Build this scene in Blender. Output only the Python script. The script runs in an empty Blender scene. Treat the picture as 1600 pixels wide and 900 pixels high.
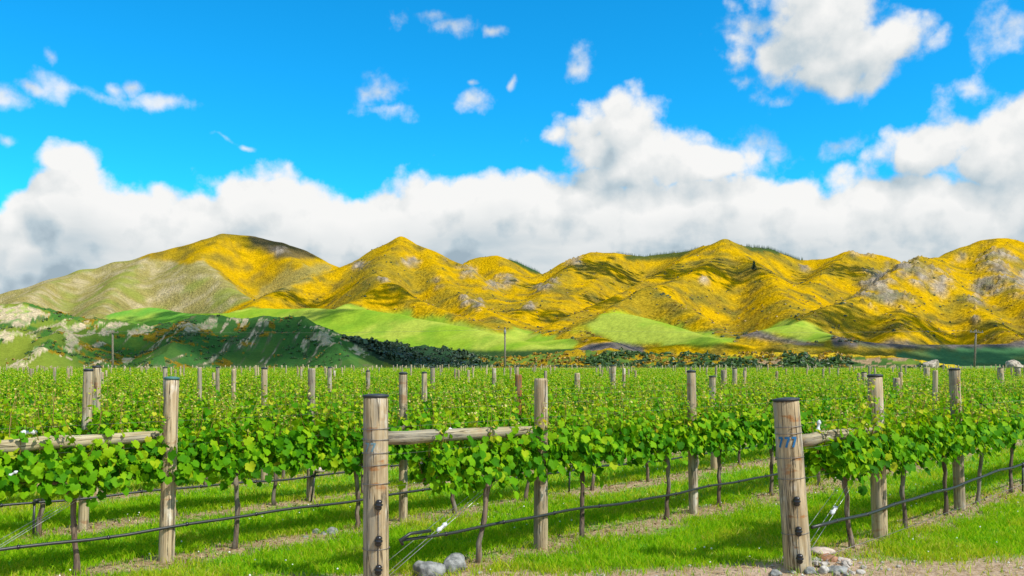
import bpy, math, random
import numpy as np
from mathutils import Vector, Matrix

rng = np.random.default_rng(7)
random.seed(7)
scene = bpy.context.scene
COL = scene.collection

# ------------------------------------------------------------------ camera, light, exposure
FPX, HOR, HC = 1333.3, 568.0, 1.9            # focal length in photo pixels, horizon line, eye height
cam_d = bpy.data.cameras.new('camera')
cam = bpy.data.objects.new('camera', cam_d)
COL.objects.link(cam)
cam.location = (0, 0, HC)
cam.rotation_euler = (math.radians(90), 0, 0)
cam_d.sensor_width = 36
cam_d.lens = 30
cam_d.shift_y = (HOR - 450) / 1600
cam_d.clip_start = 0.1
cam_d.clip_end = 20000
scene.camera = cam

SUN = Vector((0.64, -0.42, 0.88)).normalized()
SKY_STRENGTH = 0.15
sun_d = bpy.data.lights.new('sun', 'SUN')
sun_d.energy = 4.3
sun_d.angle = math.radians(0.6)
sun_d.color = (1.0, 0.95, 0.86)
sun = bpy.data.objects.new('sun', sun_d)
COL.objects.link(sun)
sun.rotation_euler = SUN.to_track_quat('Z', 'Y').to_euler()
sun.location = (40, -40, 60)

vs = scene.view_settings
vs.view_transform = 'Standard'
vs.look = 'None'
vs.gamma = 1
vs.use_curve_mapping = False
vs.exposure = 0.3
scene.cycles.use_denoising = True
scene.cycles.max_bounces = 6
scene.cycles.transparent_max_bounces = 6


class NT:
    """small helper for node trees"""
    def __init__(self, tree):
        self.t = tree
        self.n = tree.nodes
        self.l = tree.links

    def put(self, sock, v):
        if isinstance(v, bpy.types.NodeSocket):
            self.l.new(v, sock)
        elif v is not None:
            if hasattr(sock.default_value, '__len__') and not hasattr(v, '__len__'):
                v = [v] * len(sock.default_value)
            if hasattr(v, '__len__') and len(sock.default_value) == 4 and len(v) == 3:
                v = (*v, 1)
            sock.default_value = v

    def m(self, op, *a, clamp=False):
        n = self.n.new('ShaderNodeMath')
        n.operation = op
        n.use_clamp = clamp
        for i, x in enumerate(a):
            self.put(n.inputs[i], x)
        return n.outputs[0]

    def v(self, op, *a):
        n = self.n.new('ShaderNodeVectorMath')
        n.operation = op
        for i, x in enumerate(a):
            self.put(n.inputs[i], x)
        return n.outputs['Value'] if op in ('LENGTH', 'DOT_PRODUCT', 'DISTANCE') else n.outputs[0]

    def noise(self, vec, scale, detail=4, rough=0.5, color=False):
        n = self.n.new('ShaderNodeTexNoise')
        self.put(n.inputs['Vector'], vec)
        self.put(n.inputs['Scale'], scale)
        n.inputs['Detail'].default_value = detail
        n.inputs['Roughness'].default_value = rough
        return n.outputs['Color' if color else 'Fac']

    def voro(self, vec, scale, feature='F1', out='Distance'):
        n = self.n.new('ShaderNodeTexVoronoi')
        n.feature = feature
        self.put(n.inputs['Vector'], vec)
        self.put(n.inputs['Scale'], scale)
        return n.outputs[out]

    def step(self, x, a, b, lo=0.0, hi=1.0):
        n = self.n.new('ShaderNodeMapRange')
        n.interpolation_type = 'SMOOTHSTEP'
        self.put(n.inputs['Value'], x)
        for k, val in (('From Min', a), ('From Max', b), ('To Min', lo), ('To Max', hi)):
            self.put(n.inputs[k], val)
        return n.outputs[0]

    def mix(self, f, a, b, mode='MIX'):
        n = self.n.new('ShaderNodeMix')
        n.data_type = 'RGBA'
        n.blend_type = mode
        self.put(n.inputs[0], f)
        self.put(n.inputs[6], a)
        self.put(n.inputs[7], b)
        return n.outputs[2]

    def ramp(self, f, stops):
        n = self.n.new('ShaderNodeValToRGB')
        e = n.color_ramp.elements
        while len(e) < len(stops):
            e.new(0.5)
        for el, (p, c) in zip(e, stops):
            el.position = p
            el.color = (*c, 1)
        self.put(n.inputs[0], f)
        return n.outputs[0]

    def sep(self, vec):
        n = self.n.new('ShaderNodeSeparateXYZ')
        self.put(n.inputs[0], vec)
        return n.outputs

    def comb(self, x, y, z):
        n = self.n.new('ShaderNodeCombineXYZ')
        for i, c in enumerate((x, y, z)):
            self.put(n.inputs[i], c)
        return n.outputs[0]

    def attr(self, name, out='Fac'):
        n = self.n.new('ShaderNodeAttribute')
        n.attribute_name = name
        return n.outputs[out]

    def bump(self, h, strength=0.5, dist=0.02):
        n = self.n.new('ShaderNodeBump')
        self.put(n.inputs['Strength'], strength)
        n.inputs['Distance'].default_value = dist
        self.put(n.inputs['Height'], h)
        return n.outputs[0]


# ------------------------------------------------------------------ sky with clouds
def azel(px, py):
    x, y, z = (px - 800) / FPX, 1.0, (HOR - py) / FPX
    return math.atan2(x, y), math.atan2(z, math.hypot(x, y))


CLOUDS = [  # centre px, py, half width, half height, weight, softness of the underside
    (1285, 50, 122, 92, 1.0), (1340, 80, 128, 66, 1.0), (1190, 36, 50, 20, 0.55), (1420, 80, 50, 26, 0.6), (1295, 108, 70, 42, .9),
    (975, 205, 84, 80, 1.0), (918, 236, 76, 56, 1.0), (1010, 255, 110, 60, 1.0), (960, 275, 150, 50, 1.0), (1150, 252, 100, 40, 0.6), (1215, 240, 50, 30, 0.6), (1120, 265, 90, 36, 0.9),
    (1560, 232, 120, 76, 1.0), (1690, 215, 190, 100, 1.0), (1455, 246, 80, 46, 0.95), (1312, 220, 44, 20, 0.5),
    (668, 22, 55, 20, 0.62), (705, 42, 45, 20, 0.62), (775, 49, 22, 9, 0.4),
    (595, 148, 52, 28, 0.66), (615, 180, 40, 14, 0.55), (742, 155, 36, 20, 0.6), (740, 128, 16, 6, 0.4),
    (118, 149, 66, 17, 0.62), (178, 143, 24, 12, 0.5), (215, 136, 15, 13, 0.6), (262, 165, 42, 12, 0.6), (0, 163, 34, 14, 0.6),
    (78, 100, 9, 12, 0.36), (52, 150, 22, 7, 0.4), (5, 216, 24, 9, 0.5), (340, 221, 26, 6, 0.45), (378, 228, 14, 5, 0.4),
    (1598, 36, 60, 40, 0.6), (908, 102, 22, 22, 0.46), (806, 130, 10, 12, 0.4), (112, 252, 40, 30, 0.8),
]
BANK = [(-400, 275), (-150, 300), (-20, 312), (20, 300), (70, 252), (112, 232), (145, 254), (200, 274), (260, 283), (335, 278), (402, 258),
        (450, 272), (540, 282), (620, 274), (690, 268), (770, 250), (840, 262), (900, 262), (1060, 264), (1100, 258), (1160, 264),
        (1240, 266), (1300, 260), (1390, 255), (1450, 255), (1600, 255), (1800, 240), (2100, 270)]

world = bpy.data.worlds.new('World')
scene.world = world
world.use_nodes = True
wt = NT(world.node_tree)
for n in list(wt.n):
    wt.n.remove(n)

def cloud_group(name, full):
    grp = bpy.data.node_groups.new(name, 'ShaderNodeTree')
    grp.interface.new_socket('Direction', in_out='INPUT', socket_type='NodeSocketVector')
    for nm in ('Field', 'Bank', 'Weight')[:3 if full else 1]:
        grp.interface.new_socket(nm, in_out='OUTPUT', socket_type='NodeSocketFloat')
    g = NT(grp)
    gi = g.n.new('NodeGroupInput')
    go = g.n.new('NodeGroupOutput')
    D0 = gi.outputs[0]
    warp = g.v('SUBTRACT', g.noise(D0, 11, 3, 0.55, color=True), (0.5, 0.5, 0.5))
    D1 = g.v('ADD', D0, g.v('MULTIPLY', warp, (0.06, 0.06, 0.05)))
    sx, sy, sz = g.sep(D1)
    gu = g.m('ARCTAN2', sx, sy)
    gv = g.m('ARCTAN2', sz, g.m('SQRT', g.m('ADD', g.m('MULTIPLY', sx, sx), g.m('MULTIPLY', sy, sy))))
    n1 = g.noise(D0, 22, 6, 0.58)
    n2 = g.voro(g.v('ADD', D0, g.v('MULTIPLY', warp, (0.05, 0.05, 0.05))), 30, 'F1')
    puff = g.m('ADD', g.m('MULTIPLY', g.m('SUBTRACT', n1, 0.5), 1.35), g.m('MULTIPLY', g.m('SUBTRACT', 0.45, n2), 0.55))
    uv = g.comb(gu, gv, 0.0)

    def blob_min(sel):
        best_ = None
        for cx, cy, rx, ry, wgt in CLOUDS:
            if not sel(wgt):
                continue
            cu, cv = azel(cx, cy)
            n = g.n.new('ShaderNodeVectorMath')
            n.operation = 'MULTIPLY_ADD'
            g.l.new(uv, n.inputs[0])
            n.inputs[1].default_value = (FPX / rx, FPX / ry, 0)
            n.inputs[2].default_value = (-cu * FPX / rx, -cv * FPX / ry, 0)
            f = g.v('LENGTH', n.outputs[0])
            best_ = f if best_ is None else g.m('MINIMUM', best_, f)
        return best_

    best = g.m('SUBTRACT', 0.95, blob_min(lambda w: w > 0.7))
    # scattered clouds over the rest of the sky, unseen cover raised for fill light
    away = g.m('MAXIMUM', g.step(g.m('ABSOLUTE', gu), 0.72, 0.85), g.step(gv, 0.5, 0.62))
    extra = g.m('MULTIPLY', g.m('SUBTRACT', g.noise(D0, 3.2, 1, 0.5), 0.47), 6.0)
    extra = g.m('SUBTRACT', g.m('MULTIPLY', g.m('ADD', extra, 2.0), away), 2.0)
    best = g.m('MAXIMUM', best, extra)
    fc = g.n.new('ShaderNodeFloatCurve')
    cur = fc.mapping.curves[0]
    pts = [(0.0, azel(400, 262)[1])]
    for px_, py_ in BANK:
        a_, e_ = azel(px_, py_)
        pts.append(((a_ + math.pi) / (2 * math.pi), e_))
    pts.append((1.0, azel(400, 262)[1]))
    while len(cur.points) < len(pts):
        cur.points.new(0.5, 0.5)
    for p_, (a_, e_) in zip(cur.points, pts):
        p_.location = (a_, e_)
        p_.handle_type = 'AUTO'
    fc.mapping.update()
    g.put(fc.inputs['Value'], g.m('DIVIDE', g.m('ADD', gu, math.pi), 2 * math.pi))
    bank = g.m('MINIMUM', g.m('DIVIDE', g.m('SUBTRACT', fc.outputs[0], gv), 0.045), 2.4)
    g.put(go.inputs['Field'], g.m('ADD', g.m('MAXIMUM', best, bank), puff))
    if full:
        weak = g.m('ADD', g.m('SUBTRACT', 0.95, blob_min(lambda w: w <= 0.7)), g.m('MULTIPLY', g.m('SUBTRACT', n1, 0.5), 4.2))
        g.put(go.inputs['Bank'], bank)
        g.put(go.inputs['Weight'], weak)
    return grp


tc = wt.n.new('ShaderNodeTexCoord')
dirv = tc.outputs['Generated']


def field(vec, full):
    n = wt.n.new('ShaderNodeGroup')
    n.node_tree = cloud_group('cloud_field' if full else 'cloud_field_sunward', full)
    wt.put(n.inputs[0], vec)
    return n.outputs


fa = field(dirv, True)
fb = field(wt.v('ADD', dirv, (0.016, 0.0, 0.030)), False)
dens = wt.step(fa['Field'], -0.08, 0.36)
dens = wt.m('MAXIMUM', dens, wt.m('MULTIPLY', wt.step(fa['Weight'], -0.1, 1.35), 0.85))
thick = wt.step(fa['Field'], 0.1, 1.6)
lit = wt.m('ADD', wt.m('MULTIPLY', wt.m('SUBTRACT', fa['Field'], fb['Field']), 0.66), 0.56, clamp=True)
big = wt.noise(wt.v('MULTIPLY', dirv, (1.0, 1.0, 2.6)), 7, 3, 0.55)
streak = wt.noise(wt.v('MULTIPLY', dirv, (1.0, 1.0, 3.4)), 15, 4, 0.6)
low = wt.m('MULTIPLY', wt.step(fa['Bank'], 0.5, 2.2), wt.step(wt.m('ADD', wt.m('MULTIPLY', big, 0.65), wt.m('MULTIPLY', streak, 0.35)), 0.28, 0.70))
lit = wt.m('SUBTRACT', lit, wt.m('ADD', wt.m('MULTIPLY', low, 0.34), wt.m('MULTIPLY', wt.step(fa['Bank'], 0.7, 2.4), 0.34)), clamp=True)
lit = wt.m('SUBTRACT', lit, wt.m('MULTIPLY', thick, 0.08), clamp=True)
ccol = wt.ramp(lit, [(0.0, (0.29, 0.37, 0.43)), (0.25, (0.41, 0.49, 0.54)), (0.55, (0.60, 0.63, 0.64)), (0.9, (0.76, 0.76, 0.75))])
sky = wt.n.new('ShaderNodeTexSky')
sky.sky_type = 'NISHITA'
sky.sun_disc = False
sky.sun_elevation = math.asin(SUN.z)
sky.sun_rotation = math.atan2(SUN.x, SUN.y)
sky.altitude = 300
sky.air_density = 1.0
sky.dust_density = 0.4
sky.ozone_density = 2.0
hs = wt.n.new('ShaderNodeHueSaturation')
hs.inputs['Saturation'].default_value = 1.35
hs.inputs['Hue'].default_value = 0.485
wt.put(hs.inputs['Color'], sky.outputs[0])
skyc = wt.mix(1.0, hs.outputs[0], (0.12, 1.0, 1.25), 'MULTIPLY')
bg1 = wt.n.new('ShaderNodeBackground')
wt.put(bg1.inputs['Color'], skyc)
bg1.inputs['Strength'].default_value = SKY_STRENGTH
bg2 = wt.n.new('ShaderNodeBackground')
wt.put(bg2.inputs['Color'], ccol)
bg2.inputs['Strength'].default_value = 1.0
ms = wt.n.new('ShaderNodeMixShader')
wt.put(ms.inputs[0], dens)
wt.l.new(bg1.outputs[0], ms.inputs[1])
wt.l.new(bg2.outputs[0], ms.inputs[2])
world.cycles.sampling_method = 'MANUAL'
world.cycles.sample_map_resolution = 256
wo = wt.n.new('ShaderNodeOutputWorld')
wt.l.new(ms.outputs[0], wo.inputs[0])


# ------------------------------------------------------------------ helpers: materials
def material(name):
    m = bpy.data.materials.new(name)
    m.use_nodes = True
    t = NT(m.node_tree)
    for n in list(t.n):
        t.n.remove(n)
    b = t.n.new('ShaderNodeBsdfPrincipled')
    o = t.n.new('ShaderNodeOutputMaterial')
    t.l.new(b.outputs[0], o.inputs[0])
    b.inputs['Roughness'].default_value = 0.8
    b.inputs['Specular IOR Level'].default_value = 0.25
    return m, t, b, o


def plain(name, col, rough=0.6, vary=0.25, scale=30, metallic=0.0, spec=0.4):
    m, t, b, o = material(name)
    tcn = t.n.new('ShaderNodeTexCoord')
    n = t.noise(tcn.outputs['Object'], scale, 5, 0.6)
    c = t.mix(n, tuple(x * (1 - vary) for x in col), tuple(min(1, x * (1 + vary)) for x in col))
    t.put(b.inputs['Base Color'], c)
    b.inputs['Roughness'].default_value = rough
    b.inputs['Metallic'].default_value = metallic
    b.inputs['Specular IOR Level'].default_value = spec
    t.put(b.inputs['Normal'], t.bump(n, 0.35, 0.004))
    return m


def leaf_mat(name, stops, transl=0.35, rough=0.45, spec=0.45):
    m, t, b, o = material(name)
    geo = t.n.new('ShaderNodeNewGeometry')
    oi = t.n.new('ShaderNodeObjectInfo')
    r = t.m('FRACT', t.m('ADD', geo.outputs['Random Per Island'], t.m('MULTIPLY', oi.outputs['Random'], 7.31)))
    c = t.ramp(r, stops)
    tcn = t.n.new('ShaderNodeTexCoord')
    nz = t.noise(tcn.outputs['Object'], 40, 3, 0.6)
    c = t.mix(t.m('MULTIPLY', nz, 0.35), c, (0.0, 0.0, 0.0))
    c = t.mix(1.0, c, (1.2, 1.2, 1.2), 'MULTIPLY')
    t.put(b.inputs['Base Color'], c)
    b.inputs['Roughness'].default_value = rough
    b.inputs['Specular IOR Level'].default_value = spec
    tr = t.n.new('ShaderNodeBsdfTranslucent')
    t.put(tr.inputs['Color'], t.mix(1.0, c, (1.5, 1.25, 0.6), 'MULTIPLY'))
    mx = t.n.new('ShaderNodeMixShader')
    mx.inputs[0].default_value = transl
    t.l.new(b.outputs[0], mx.inputs[1])
    t.l.new(tr.outputs[0], mx.inputs[2])
    t.l.new(mx.outputs[0], o.inputs[0])
    return m


def wood_mat(name, base, dark, stain=(0.30, 0.11, 0.03), stain_amt=0.5, vary=0.35, pale=(0.52, 0.47, 0.36)):
    m, t, b, o = material(name)
    tcn = t.n.new('ShaderNodeTexCoord')
    oi = t.n.new('ShaderNodeObjectInfo')
    off = t.v('MULTIPLY', t.comb(oi.outputs['Random'], oi.outputs['Random'], oi.outputs['Random']), (13.1, 7.7, 21.3))
    p = t.v('ADD', tcn.outputs['Object'], off)
    grain = t.noise(t.v('MULTIPLY', p, (42, 42, 2.2)), 1, 6, 0.65)
    crack = t.noise(t.v('MULTIPLY', p, (24, 24, 0.9)), 1, 4, 0.5)
    blotch = t.noise(t.v('MULTIPLY', p, (7, 7, 3.2)), 1, 5, 0.6)
    ring = t.noise(t.v('MULTIPLY', p, (5, 5, 11)), 1, 3, 0.5)
    c = t.mix(t.step(grain, 0.30, 0.72), dark, base)
    c = t.mix(t.step(blotch, 0.52, 0.75), c, pale)
    c = t.mix(t.m('MULTIPLY', t.step(ring, 0.60, 0.70), stain_amt), c, stain)
    ck = t.m('SUBTRACT', 1.0, t.step(t.m('ABSOLUTE', t.m('SUBTRACT', crack, 0.5)), 0.0, 0.03))
    ck = t.m('MULTIPLY', ck, t.step(blotch, 0.35, 0.55))
    c = t.mix(t.m('MULTIPLY', ck, 0.9), c, (0.035, 0.025, 0.015))
    grey = t.noise(t.v('MULTIPLY', p, (9, 9, 1.1)), 1, 4, 0.6)
    c = t.mix(t.m('MULTIPLY', t.step(grey, 0.48, 0.62), 0.65), c, (0.27, 0.25, 0.20))
    br = t.m('ADD', 1.0 - vary / 2, t.m('MULTIPLY', oi.outputs['Random'], vary))
    c = t.mix(1.0, c, t.comb(br, br, br), 'MULTIPLY')
    t.put(b.inputs['Base Color'], c)
    b.inputs['Roughness'].default_value = 0.85
    hgt = t.m('SUBTRACT', t.m('MULTIPLY', grain, 0.6), t.m('MULTIPLY', ck, 1.2))
    t.put(b.inputs['Normal'], t.bump(hgt, 0.8, 0.008))
    return m


M = {}
M['leaf_mature'] = leaf_mat('leaf_mature', [(0.0, (0.026, 0.130, 0.002)), (0.35, (0.065, 0.25, 0.002)), (0.75, (0.17, 0.40, 0.004)), (1.0, (0.28, 0.47, 0.006))], 0.36, 0.6, 0.08)
M['leaf_young'] = leaf_mat('leaf_young', [(0.0, (0.09, 0.29, 0.004)), (0.45, (0.22, 0.44, 0.005)), (0.85, (0.40, 0.53, 0.010)), (1.0, (0.56, 0.54, 0.04))], 0.42, 0.6, 0.08)
M['leaf_tip'] = leaf_mat('leaf_tip', [(0.0, (0.42, 0.46, 0.03)), (0.4, (0.58, 0.54, 0.10)), (0.8, (0.70, 0.64, 0.27)), (1.0, (0.52, 0.36, 0.05))], 0.35, 0.6, 0.1)
M['shoot'] = plain('shoot', (0.24, 0.17, 0.03), 0.6, 0.4, 9)
M['grass'] = leaf_mat('grass', [(0.0, (0.12, 0.33, 0.004)), (0.5, (0.24, 0.50, 0.005)), (0.86, (0.38, 0.57, 0.010)), (1.0, (0.54, 0.52, 0.05))], 0.45, 0.7, 0.06)
M['grass_dry'] = leaf_mat('grass_dry', [(0.0, (0.20, 0.38, 0.006)), (0.5, (0.34, 0.52, 0.012)), (0.85, (0.50, 0.54, 0.03)), (1.0, (0.58, 0.48, 0.12))], 0.4, 0.7, 0.06)
M['straw'] = leaf_mat('straw', [(0.0, (0.30, 0.20, 0.09)), (0.6, (0.46, 0.33, 0.16)), (1.0, (0.58, 0.46, 0.27))], 0.1, 0.8, 0.2)
M['litter'] = leaf_mat('litter', [(0.0, (0.12, 0.07, 0.04)), (0.6, (0.28, 0.18, 0.10)), (1.0, (0.48, 0.36, 0.22))], 0.05, 0.9, 0.1)
M['petal'] = plain('petal', (0.75, 0.74, 0.68), 0.7, 0.1)
M['post_pale'] = wood_mat('post_pale', (0.58, 0.465, 0.285), (0.31, 0.22, 0.12), pale=(0.68, 0.63, 0.52))
M['post_strainer'] = wood_mat('post_strainer', (0.58, 0.46, 0.275), (0.29, 0.205, 0.105), (0.36, 0.15, 0.04), 0.85, 0.15, (0.68, 0.64, 0.52))
M['post_orange'] = wood_mat('post_orange', (0.42, 0.19, 0.045), (0.24, 0.09, 0.02), (0.2, 0.07, 0.02), 0.3, 0.2, (0.46, 0.24, 0.08))
M['rail'] = wood_mat('rail', (0.46, 0.39, 0.24), (0.24, 0.19, 0.10), stain_amt=0.15, vary=0.2)
M['bark'] = wood_mat('bark', (0.25, 0.18, 0.12), (0.09, 0.06, 0.045), stain_amt=0.1, pale=(0.30, 0.25, 0.19))
M['pole_wood'] = wood_mat('pole_wood', (0.22, 0.18, 0.13), (0.12, 0.10, 0.07), stain_amt=0.1)
M['cap'] = plain('cap', (0.03, 0.036, 0.04), 0.55, 0.5, 20)
M['cap_green'] = plain('cap_green', (0.05, 0.16, 0.14), 0.55, 0.4, 20)
M['hose'] = plain('hose', (0.022, 0.026, 0.024), 0.42, 0.4, 12, spec=0.5)
M['insulator'] = plain('insulator', (0.012, 0.012, 0.014), 0.3, 0.3, 40, spec=0.6)
M['wire'] = plain('wire', (0.55, 0.55, 0.52), 0.4, 0.2, 20, metallic=0.5)
M['wire_dark'] = plain('wire_dark', (0.22, 0.20, 0.18), 0.5, 0.3, 20, metallic=0.6)
M['white_plastic'] = plain('white_plastic', (0.6, 0.62, 0.64), 0.4, 0.06, 25)
M['paint_blue'] = plain('paint_blue', (0.012, 0.13, 0.30), 0.6, 0.35, 60)
M['paint_faded'] = plain('paint_faded', (0.13, 0.24, 0.28), 0.8, 0.4, 60)


def rock_mat(name, a, bcol, c2, scale=9):
    m, t, b, o = material(name)
    tcn = t.n.new('ShaderNodeTexCoord')
    n = t.noise(tcn.outputs['Object'], scale, 8, 0.65)
    n2 = t.noise(tcn.outputs['Object'], scale * 5, 4, 0.6)
    c = t.mix(t.step(n, 0.35, 0.65), a, bcol)
    c = t.mix(t.step(n2, 0.62, 0.72), c, c2)
    t.put(b.inputs['Base Color'], c)
    b.inputs['Roughness'].default_value = 0.85
    t.put(b.inputs['Normal'], t.bump(t.m('ADD', n, t.m('MULTIPLY', n2, 0.3)), 0.7, 0.02))
    return m


M['rock_grey'] = rock_mat('rock_grey', (0.12, 0.125, 0.12), (0.33, 0.33, 0.31), (0.46, 0.44, 0.40), 14)
M['rock_pink'] = rock_mat('rock_pink', (0.40, 0.31, 0.25), (0.58, 0.48, 0.40), (0.3, 0.2, 0.15))
M['rock_red'] = rock_mat('rock_red', (0.26, 0.11, 0.05), (0.40, 0.22, 0.13), (0.2, 0.1, 0.06))
M['rock_white'] = rock_mat('rock_white', (0.38, 0.35, 0.30), (0.60, 0.56, 0.50), (0.3, 0.26, 0.2), 16)
M['rock_pebble'] = rock_mat('rock_pebble', (0.22, 0.20, 0.18), (0.48, 0.43, 0.37), (0.6, 0.56, 0.5), 6)
M['rock_lime'] = rock_mat('rock_lime', (0.16, 0.13, 0.09), (0.50, 0.43, 0.34), (0.06, 0.07, 0.03), 1.4)


# ------------------------------------------------------------------ helpers: meshes
def build_mesh(name, verts, faces, mats=(), midx=None, smooth=False):
    me = bpy.data.meshes.new(name)
    verts = np.asarray(verts, dtype=np.float32)
    if isinstance(faces, np.ndarray):
        k = faces.shape[1]
        nf = len(faces)
        me.vertices.add(len(verts))
        me.vertices.foreach_set('co', verts.ravel())
        me.loops.add(nf * k)
        me.loops.foreach_set('vertex_index', faces.astype(np.int32).ravel())
        me.polygons.add(nf)
        me.polygons.foreach_set('loop_start', np.arange(0, nf * k, k, dtype=np.int32))
        me.polygons.foreach_set('loop_total', np.full(nf, k, dtype=np.int32))
    else:
        me.from_pydata([tuple(v) for v in verts.tolist()], [], faces)
    for m in mats:
        me.materials.append(m)
    if midx is not None:
        me.polygons.foreach_set('material_index', np.asarray(midx, dtype=np.int32))
    if smooth:
        me.polygons.foreach_set('use_smooth', np.ones(len(me.polygons), dtype=bool))
    me.update(calc_edges=True)
    me.validate()
    return me


def link(name, me, parent=None, loc=None, label=None, cat=None, group=None, kind=None, rot=None, scale=None, mat4=None):
    o = bpy.data.objects.new(name, me)
    COL.objects.link(o)
    if mat4 is not None:
        o.matrix_local = mat4
    if loc is not None:
        o.location = loc
    if rot is not None:
        o.rotation_euler = rot
    if scale is not None:
        o.scale = scale if hasattr(scale, '__len__') else (scale,) * 3
    if parent is not None:
        o.parent = parent
    for k, v in (('label', label), ('category', cat), ('group', group), ('kind', kind)):
        if v:
            o[k] = v
    return o


class MB:
    def __init__(self):
        self.v, self.f, self.mi = [], [], []

    def add(self, vs_, fs_, mi=0):
        o = len(self.v)
        self.v += [tuple(x) for x in vs_]
        self.f += [tuple(i + o for i in f) for f in fs_]
        self.mi += [mi] * len(fs_)

    def tube(self, path, rad, sides=8, mi=0, cap=True):
        path = [Vector(p) for p in path]
        if not hasattr(rad, '__len__'):
            rad = [rad] * len(path)
        rings, fs_ = [], []
        up = Vector((0, 0, 1))
        d0 = (path[1] - path[0]).normalized()
        a = d0.cross(up if abs(d0.z) < 0.9 else Vector((1, 0, 0))).normalized()
        for i, p in enumerate(path):
            d = (path[min(i + 1, len(path) - 1)] - path[max(i - 1, 0)]).normalized()
            a = (a - d * a.dot(d)).normalized()
            b = d.cross(a)
            for k in range(sides):
                th = 2 * math.pi * k / sides
                rings.append(p + (a * math.cos(th) + b * math.sin(th)) * rad[i])
        for i in range(len(path) - 1):
            for k in range(sides):
                k2 = (k + 1) % sides
                fs_.append((i * sides + k, i * sides + k2, (i + 1) * sides + k2, (i + 1) * sides + k))
        if cap:
            fs_.append(tuple(range(sides - 1, -1, -1)))
            fs_.append(tuple((len(path) - 1) * sides + k for k in range(sides)))
        self.add(rings, fs_, mi)
        return self

    def box(self, c, s, mi=0):
        x, y, z = c
        a, b, d = s[0] / 2, s[1] / 2, s[2] / 2
        vs_ = [(x + i * a, y + j * b, z + k * d) for k in (-1, 1) for j in (-1, 1) for i in (-1, 1)]
        self.add(vs_, [(0, 2, 3, 1), (4, 5, 7, 6), (0, 1, 5, 4), (2, 6, 7, 3), (0, 4, 6, 2), (1, 3, 7, 5)], mi)
        return self

    def lathe(self, prof, sides=20, mi=0, wob=None):
        vs_, fs_ = [], []
        for j, (r, z) in enumerate(prof):
            for k in range(sides):
                th = 2 * math.pi * k / sides
                rr = r * (1 if wob is None else wob(th, z))
                vs_.append((rr * math.cos(th), rr * math.sin(th), z))
        for j in range(len(prof) - 1):
            for k in range(sides):
                k2 = (k + 1) % sides
                fs_.append((j * sides + k, j * sides + k2, (j + 1) * sides + k2, (j + 1) * sides + k))
        fs_.append(tuple(range(sides - 1, -1, -1)))
        fs_.append(tuple((len(prof) - 1) * sides + k for k in range(sides)))
        self.add(vs_, fs_, mi)
        return self

    def mesh(self, name, mats, smooth=True):
        return build_mesh(name, self.v, self.f, mats, self.mi, smooth)


def hash2(ix, iy, seed):
    h = (ix * 374761393 + iy * 668265263 + seed * 974711) & 0xFFFFFFFF
    h = ((h ^ (h >> 13)) * 1274126177) & 0xFFFFFFFF
    return ((h ^ (h >> 16)) & 0xFFFFFF) / float(0xFFFFFF)


def vnoise(x, y, seed=0):
    ix, iy = np.floor(x).astype(np.int64), np.floor(y).astype(np.int64)
    fx, fy = x - ix, y - iy
    fx, fy = fx * fx * (3 - 2 * fx), fy * fy * (3 - 2 * fy)
    a, b = hash2(ix, iy, seed), hash2(ix + 1, iy, seed)
    c, d = hash2(ix, iy + 1, seed), hash2(ix + 1, iy + 1, seed)
    return (a * (1 - fx) + b * fx) * (1 - fy) + (c * (1 - fx) + d * fx) * fy


def fbm(x, y, seed=0, octv=5, gain=0.5):
    s, amp, tot = np.zeros_like(x), 1.0, 0.0
    for i in range(octv):
        s += amp * vnoise(x * 2 ** i + 17.3 * i, y * 2 ** i - 9.1 * i, seed + i)
        tot += amp
        amp *= gain
    return s / tot


def ridged(x, y, seed=0, octv=4):
    s, amp, tot = np.zeros_like(x), 1.0, 0.0
    for i in range(octv):
        s += amp * (1 - np.abs(2 * vnoise(x * 2 ** i + 5.7 * i, y * 2 ** i + 3.3 * i, seed + i) - 1))
        tot += amp
        amp *= 0.5
    return s / tot


def P(px, py, d):
    """world point that stands at depth d on the ray of a photo pixel"""
    return ((px - 800) / FPX * d, d, HC + (HOR - py) / FPX * d)


def in_poly(px, py, poly):
    inside = np.zeros(px.shape, dtype=bool)
    n = len(poly)
    for i in range(n):
        x1, y1 = poly[i]
        x2, y2 = poly[(i + 1) % n]
        c = ((y1 > py) != (y2 > py)) & (px < (x2 - x1) * (py - y1) / (y2 - y1 + 1e-9) + x1)
        inside ^= c
    return inside


# ------------------------------------------------------------------ rows of the vineyard
U = np.array([0.70711, 0.70711])             # along the rows
NV = np.array([0.70711, -0.70711])           # across the rows, towards the camera
ROW0, ROWS_GAP = -3.66, 2.2
rows = [-3.66, -5.90, -8.03, -10.15] + [-10.15 - ROWS_GAP * k for k in range(1, 62)]


def row_xy(n, s):
    return (U[0] * s + NV[0] * n, U[1] * s + NV[1] * n)


def s_at(n, px):
    t = (px - 800) / FPX
    return -n * (1 + t) / (1 - t)


def head_y(x):
    """front edge of the rows (the headland line)"""
    return 7.38 + 0.16 * x


# ------------------------------------------------------------------ ground
def polar(rs, na):
    th = np.linspace(0, 2 * math.pi, na, endpoint=False)
    R, T = np.meshgrid(rs, th, indexing='ij')
    x, y = R * np.sin(T), R * np.cos(T)
    i, j = np.meshgrid(np.arange(len(rs) - 1), np.arange(na), indexing='ij')
    a = i * na + j
    b = i * na + (j + 1) % na
    return x.ravel(), y.ravel(), np.stack([a, a + na, b + na, b], -1).reshape(-1, 4)


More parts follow.
